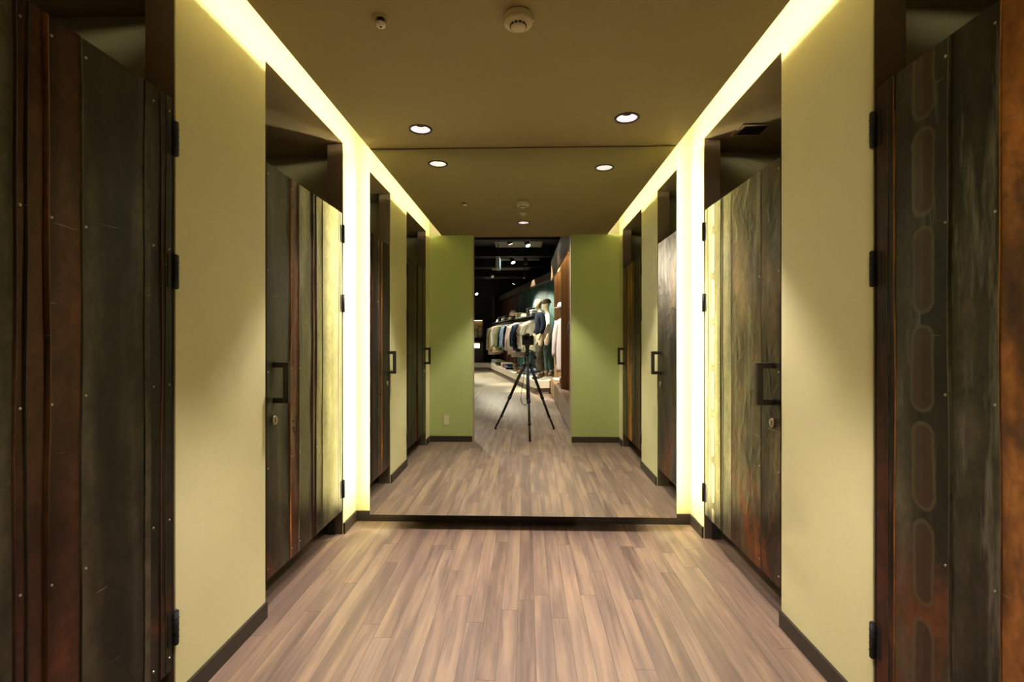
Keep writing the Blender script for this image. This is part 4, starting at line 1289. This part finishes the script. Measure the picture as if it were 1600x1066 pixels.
bm = nb(); add_box(bm, -2.12, -1.72, -11.7, -11.68, 0.83, 0.99); tag(obj('light_panel', bm, plain('counter_light_panel', (0.9, 0.9, 0.85), 0.5, emit=(1.0, 0.93, 0.75), estr=4.0), t), 'glowing white panel')

# hanging emergency light box
t = thing('sign_box', 'small white hanging light box under the black shop ceiling', 'light box', (-0.62, -4.9, 2.75))
bm = nb(); add_box(bm, -0.68, -0.60, -5.2, -4.75, 2.755, 3.02); obj('housing', bm, plain('white_box_housing', (0.42, 0.42, 0.42), 0.5, noise=0.05), t, bevel=0.005)
bm = nb(); add_box(bm, -0.60, -0.594, -5.18, -4.77, 2.79, 3.0); obj('lit_face', bm, plain('pale_blue_lit_face', (0.6, 0.8, 0.9), 0.4, emit=(0.55, 0.85, 1.0), estr=0.9), t)
bm = nb(); add_cyl(bm, (-0.64, -5.0, 3.02), (-0.64, -5.0, 3.40), 0.008, seg=8); obj('stem', bm, M['black'], t)

# spotlights on short tracks
def track_light(x, y, z, aim, label, on=True, E=0.0, size=40):
    t = thing('track_light', label, 'spotlight', (x, y, z), 'shop spotlights')
    bm = nb(); add_box(bm, x - 0.28, x + 0.28, y - 0.015, y + 0.015, 3.36, 3.40); obj('track', bm, M['kick'], t)
    bm = nb(); add_cyl(bm, (x, y, z + 0.07), (x, y, 3.37), 0.010, seg=8); obj('stem', bm, M['black'], t)
    d = (Vector(aim) - Vector((x, y, z))).normalized()
    p = Vector((x, y, z))
    bm = nb()
    add_cyl(bm, p - d * 0.10, p + d * 0.05, 0.048, 0.055, seg=20)
    add_cyl(bm, p - d * 0.13, p - d * 0.10, 0.035, seg=16)
    obj('head', bm, M['black'], t)
    bm = nb(); add_cyl(bm, p + d * 0.05, p + d * 0.053, 0.047, seg=20)
    obj('lens', bm, plain('spot_lens_lit', (0.9, 0.9, 0.85), 0.4, emit=(1.0, 0.88, 0.72), estr=30.0 if on else 0.06), t)
    if E > 0:
        spot('track_lamp', p + d * 0.07, aim, E, size, 0.4, SHOP_COL, 0.045)
TL = [(-0.35, -4.05, 3.20, (0.30, -4.65, 1.3), True, 480, 46, 'bright shop spotlight nearest the entrance, left of centre'),
      (0.02, -4.40, 3.22, (0.8, -3.4, 1.2), True, 300, 44, 'tilted shop spotlight nearest the entrance, right of centre'),
      (-0.35, -6.2, 3.14, (0.4, -5.4, 1.4), True, 420, 50, 'tilted spotlight of the second shop row, left one'),
      (-0.02, -6.55, 3.16, (0.1, -7.0, 1.2), False, 300, 60, 'dim spotlight of the second shop row, right one'),
      (-1.00, -8.0, 3.00, (0.0, -6.3, 1.2), False, 700, 60, 'dim spotlight of the third shop row, left one'),
      (-0.06, -8.0, 2.98, (-0.35, -8.8, 1.2), False, 260, 66, 'dim spotlight of the third shop row, right one'),
      (-0.42, -10.2, 3.06, (-0.85, -10.6, 1.0), True, 300, 66, 'bright spotlight far down the shop'),
      (-1.77, -11.0, 2.78, (-0.8, -9.8, 0.9), True, 420, 66, 'small bright spotlight by the far wall, on the left'),
      (-2.7, -5.9, 3.0, (-0.2, 0.6, 0.1), True, 700, 40, 'shop spotlight aimed at the corridor entrance'),
      (-2.4, -8.0, 3.0, (-1.5, -8.5, 0.0), False, 420, 90, 'shop spotlight over the pale floor'),
      (-1.5, -4.2, 3.0, (0.25, -4.9, 1.2), False, 360, 46, 'shop spotlight lighting the mannequins from the left'),
      (-0.55, -2.4, 3.1, (0.62, -3.5, 1.1), True, 900, 36, 'added unseen spotlight brightening the coats in the oak wall unit'),  # added out of sight to brighten the grey mauve coat
      (0.35, -2.6, 3.1, (0.2, -0.6, 0.0), False, 60, 56, 'shop spotlight behind the tripod')]
for x, y, z, aim, on, E_w, sz, lab in TL:
    track_light(x, y, z, aim, lab, on, E_w, sz)

# ------------------------------------------------------------------ the tripod and its camera
t = thing('tripod', 'black tripod with spread legs standing in the entrance, seen in the mirror', 'tripod', (0.0, -0.06, 0.0))
hub = Vector((0.012, -0.085, 0.86))
feet = [(-0.405, -0.345, 0.0), (0.358, -0.35, 0.0), (0.041, 0.40, 0.0)]
for fx in feet:
    f = Vector(fx)
    d = (f - hub)
    dh = Vector((d.x, d.y, 0)).normalized()
    top = hub + dh * 0.045
    k1 = top.lerp(f, 0.50); k2 = top.lerp(f, 0.79)
    bm = nb()
    add_cyl(bm, top, k1, 0.0195, 0.0185, seg=14)
    add_cyl(bm, k1.lerp(top, 0.06), k1 + (f - top) * 0.015, 0.0225, seg=14)
    add_cyl(bm, k1, k2, 0.0155, seg=12)
    add_cyl(bm, k2.lerp(top, 0.03), k2 + (f - top) * 0.012, 0.0185, seg=12)
    add_cyl(bm, k2, f + Vector((0, 0, 0.022)), 0.0125, seg=12)
    lg = obj('leg', bm, M['black'], t)
    bm = nb()
    add_lathe(bm, [(0.0, 0.0), (0.013, 0.0), (0.015, 0.008), (0.013, 0.028), (0.0, 0.030)], fx, seg=14)
    o = obj('rubber_foot', bm, M['slot'], lg)
bm = nb()
add_cyl(bm, hub - Vector((0, 0, 0.025)), hub + Vector((0, 0, 0.035)), 0.050, 0.042, seg=20)
for fx in feet:
    d = Vector(fx) - hub; dh = Vector((d.x, d.y, 0)).normalized()
    add_cyl(bm, hub, hub + dh * 0.065, 0.024, 0.021, seg=12)
obj('shoulder', bm, M['black'], t)
bm = nb()
add_cyl(bm, hub - Vector((0, 0, 0.42)), hub + Vector((0, 0, 0.12)), 0.014, seg=14)
add_cyl(bm, hub - Vector((0, 0, 0.44)), hub - Vector((0, 0, 0.42)), 0.018, seg=14)
obj('centre_column', bm, M['black'], t)
bm = nb()
hz = hub.z + 0.12
add_cyl(bm, (hub.x, hub.y, hz), (hub.x, hub.y, hz + 0.03), 0.028, seg=20)
add_cyl(bm, (hub.x, hub.y, hz + 0.03), (hub.x, hub.y, hz + 0.075), 0.022, 0.026, seg=20)
bmesh.ops.create_uvsphere(bm, u_segments=20, v_segments=12, radius=0.024, matrix=Matrix.Translation((hub.x, hub.y, hz + 0.078)))
add_cyl(bm, (hub.x, hub.y, hz + 0.085), (hub.x, hub.y, 1.108), 0.024, 0.030, seg=20)
add_box(bm, hub.x - 0.035, hub.x + 0.035, hub.y - 0.03, hub.y + 0.03, 1.098, 1.108)
obj('tripod_head', bm, M['black'], t)
bm = nb()
add_cyl(bm, (hub.x + 0.01, hub.y, hz + 0.075), (hub.x + 0.075, hub.y + 0.01, hz + 0.040), 0.008, seg=10)
add_cyl(bm, (hub.x + 0.060, hub.y + 0.008, hz + 0.048), (hub.x + 0.105, hub.y + 0.02, hz - 0.045), 0.015, 0.017, seg=14)
obj('pan_handle', bm, M['black'], t)
bm = nb()
add_tube(bm, [(hub.x - 0.03, hub.y + 0.02, 0.88), (hub.x - 0.045, hub.y + 0.04, 0.70), (hub.x - 0.075, hub.y + 0.05, 0.52), (hub.x - 0.085, hub.y + 0.05, 0.44), (hub.x - 0.06, hub.y + 0.05, 0.375), (hub.x - 0.02, hub.y + 0.04, 0.355), (hub.x + 0.01, hub.y + 0.03, 0.41), (hub.x + 0.012, hub.y + 0.02, 0.60)], 0.0042, 8)
obj('strap', bm, M['slot'], t)

t = thing('photo_camera', 'black camera on the tripod head, seen in the mirror', 'camera', (0.015, -0.10, 1.108))
bm = nb()
cx = 0.018
poly = [(-0.072, -0.13), (-0.072, -0.085), (-0.06, -0.078), (-0.035, -0.078), (0.035, -0.078), (0.05, -0.062), (0.070, -0.064), (0.074, -0.08), (0.074, -0.13)]
add_prism(bm, [(cx + x_, y_) for x_, y_ in poly], 1.109, 1.226)
obj('body', bm, M['black'], t, bevel=0.007, seg=3)
bm = nb()
add_prism(bm, [(cx - 0.034, -0.125), (cx - 0.030, -0.068), (cx - 0.004, -0.064), (cx + 0.022, -0.068), (cx + 0.026, -0.125)], 1.222, 1.256)
obj('viewfinder_hump', bm, M['black'], t, bevel=0.008, seg=3)
bm = nb()
yax = 0.0
add_cyl(bm, (yax, -0.080, CAM_H), (yax, -0.055, CAM_H), 0.034, 0.036, seg=32)
add_cyl(bm, (yax, -0.055, CAM_H), (yax, -0.022, CAM_H), 0.040, seg=32)
add_cyl(bm, (yax, -0.022, CAM_H), (yax, -0.008, CAM_H), 0.042, 0.043, seg=32)
obj('lens', bm, M['black'], t)
bm = nb()
add_cyl(bm, (yax, -0.009, CAM_H), (yax, -0.007, CAM_H), 0.033, seg=32)
obj('lens_glass', bm, plain('lens_glass_dark', (0.004, 0.004, 0.006), 0.06), t)
bm = nb()
add_cyl(bm, (cx + 0.052, -0.085, 1.226), (cx + 0.052, -0.085, 1.234), 0.012, seg=18)
add_cyl(bm, (cx - 0.052, -0.10, 1.226), (cx - 0.052, -0.10, 1.236), 0.014, seg=18)
obj('dial', bm, M['slot'], t)
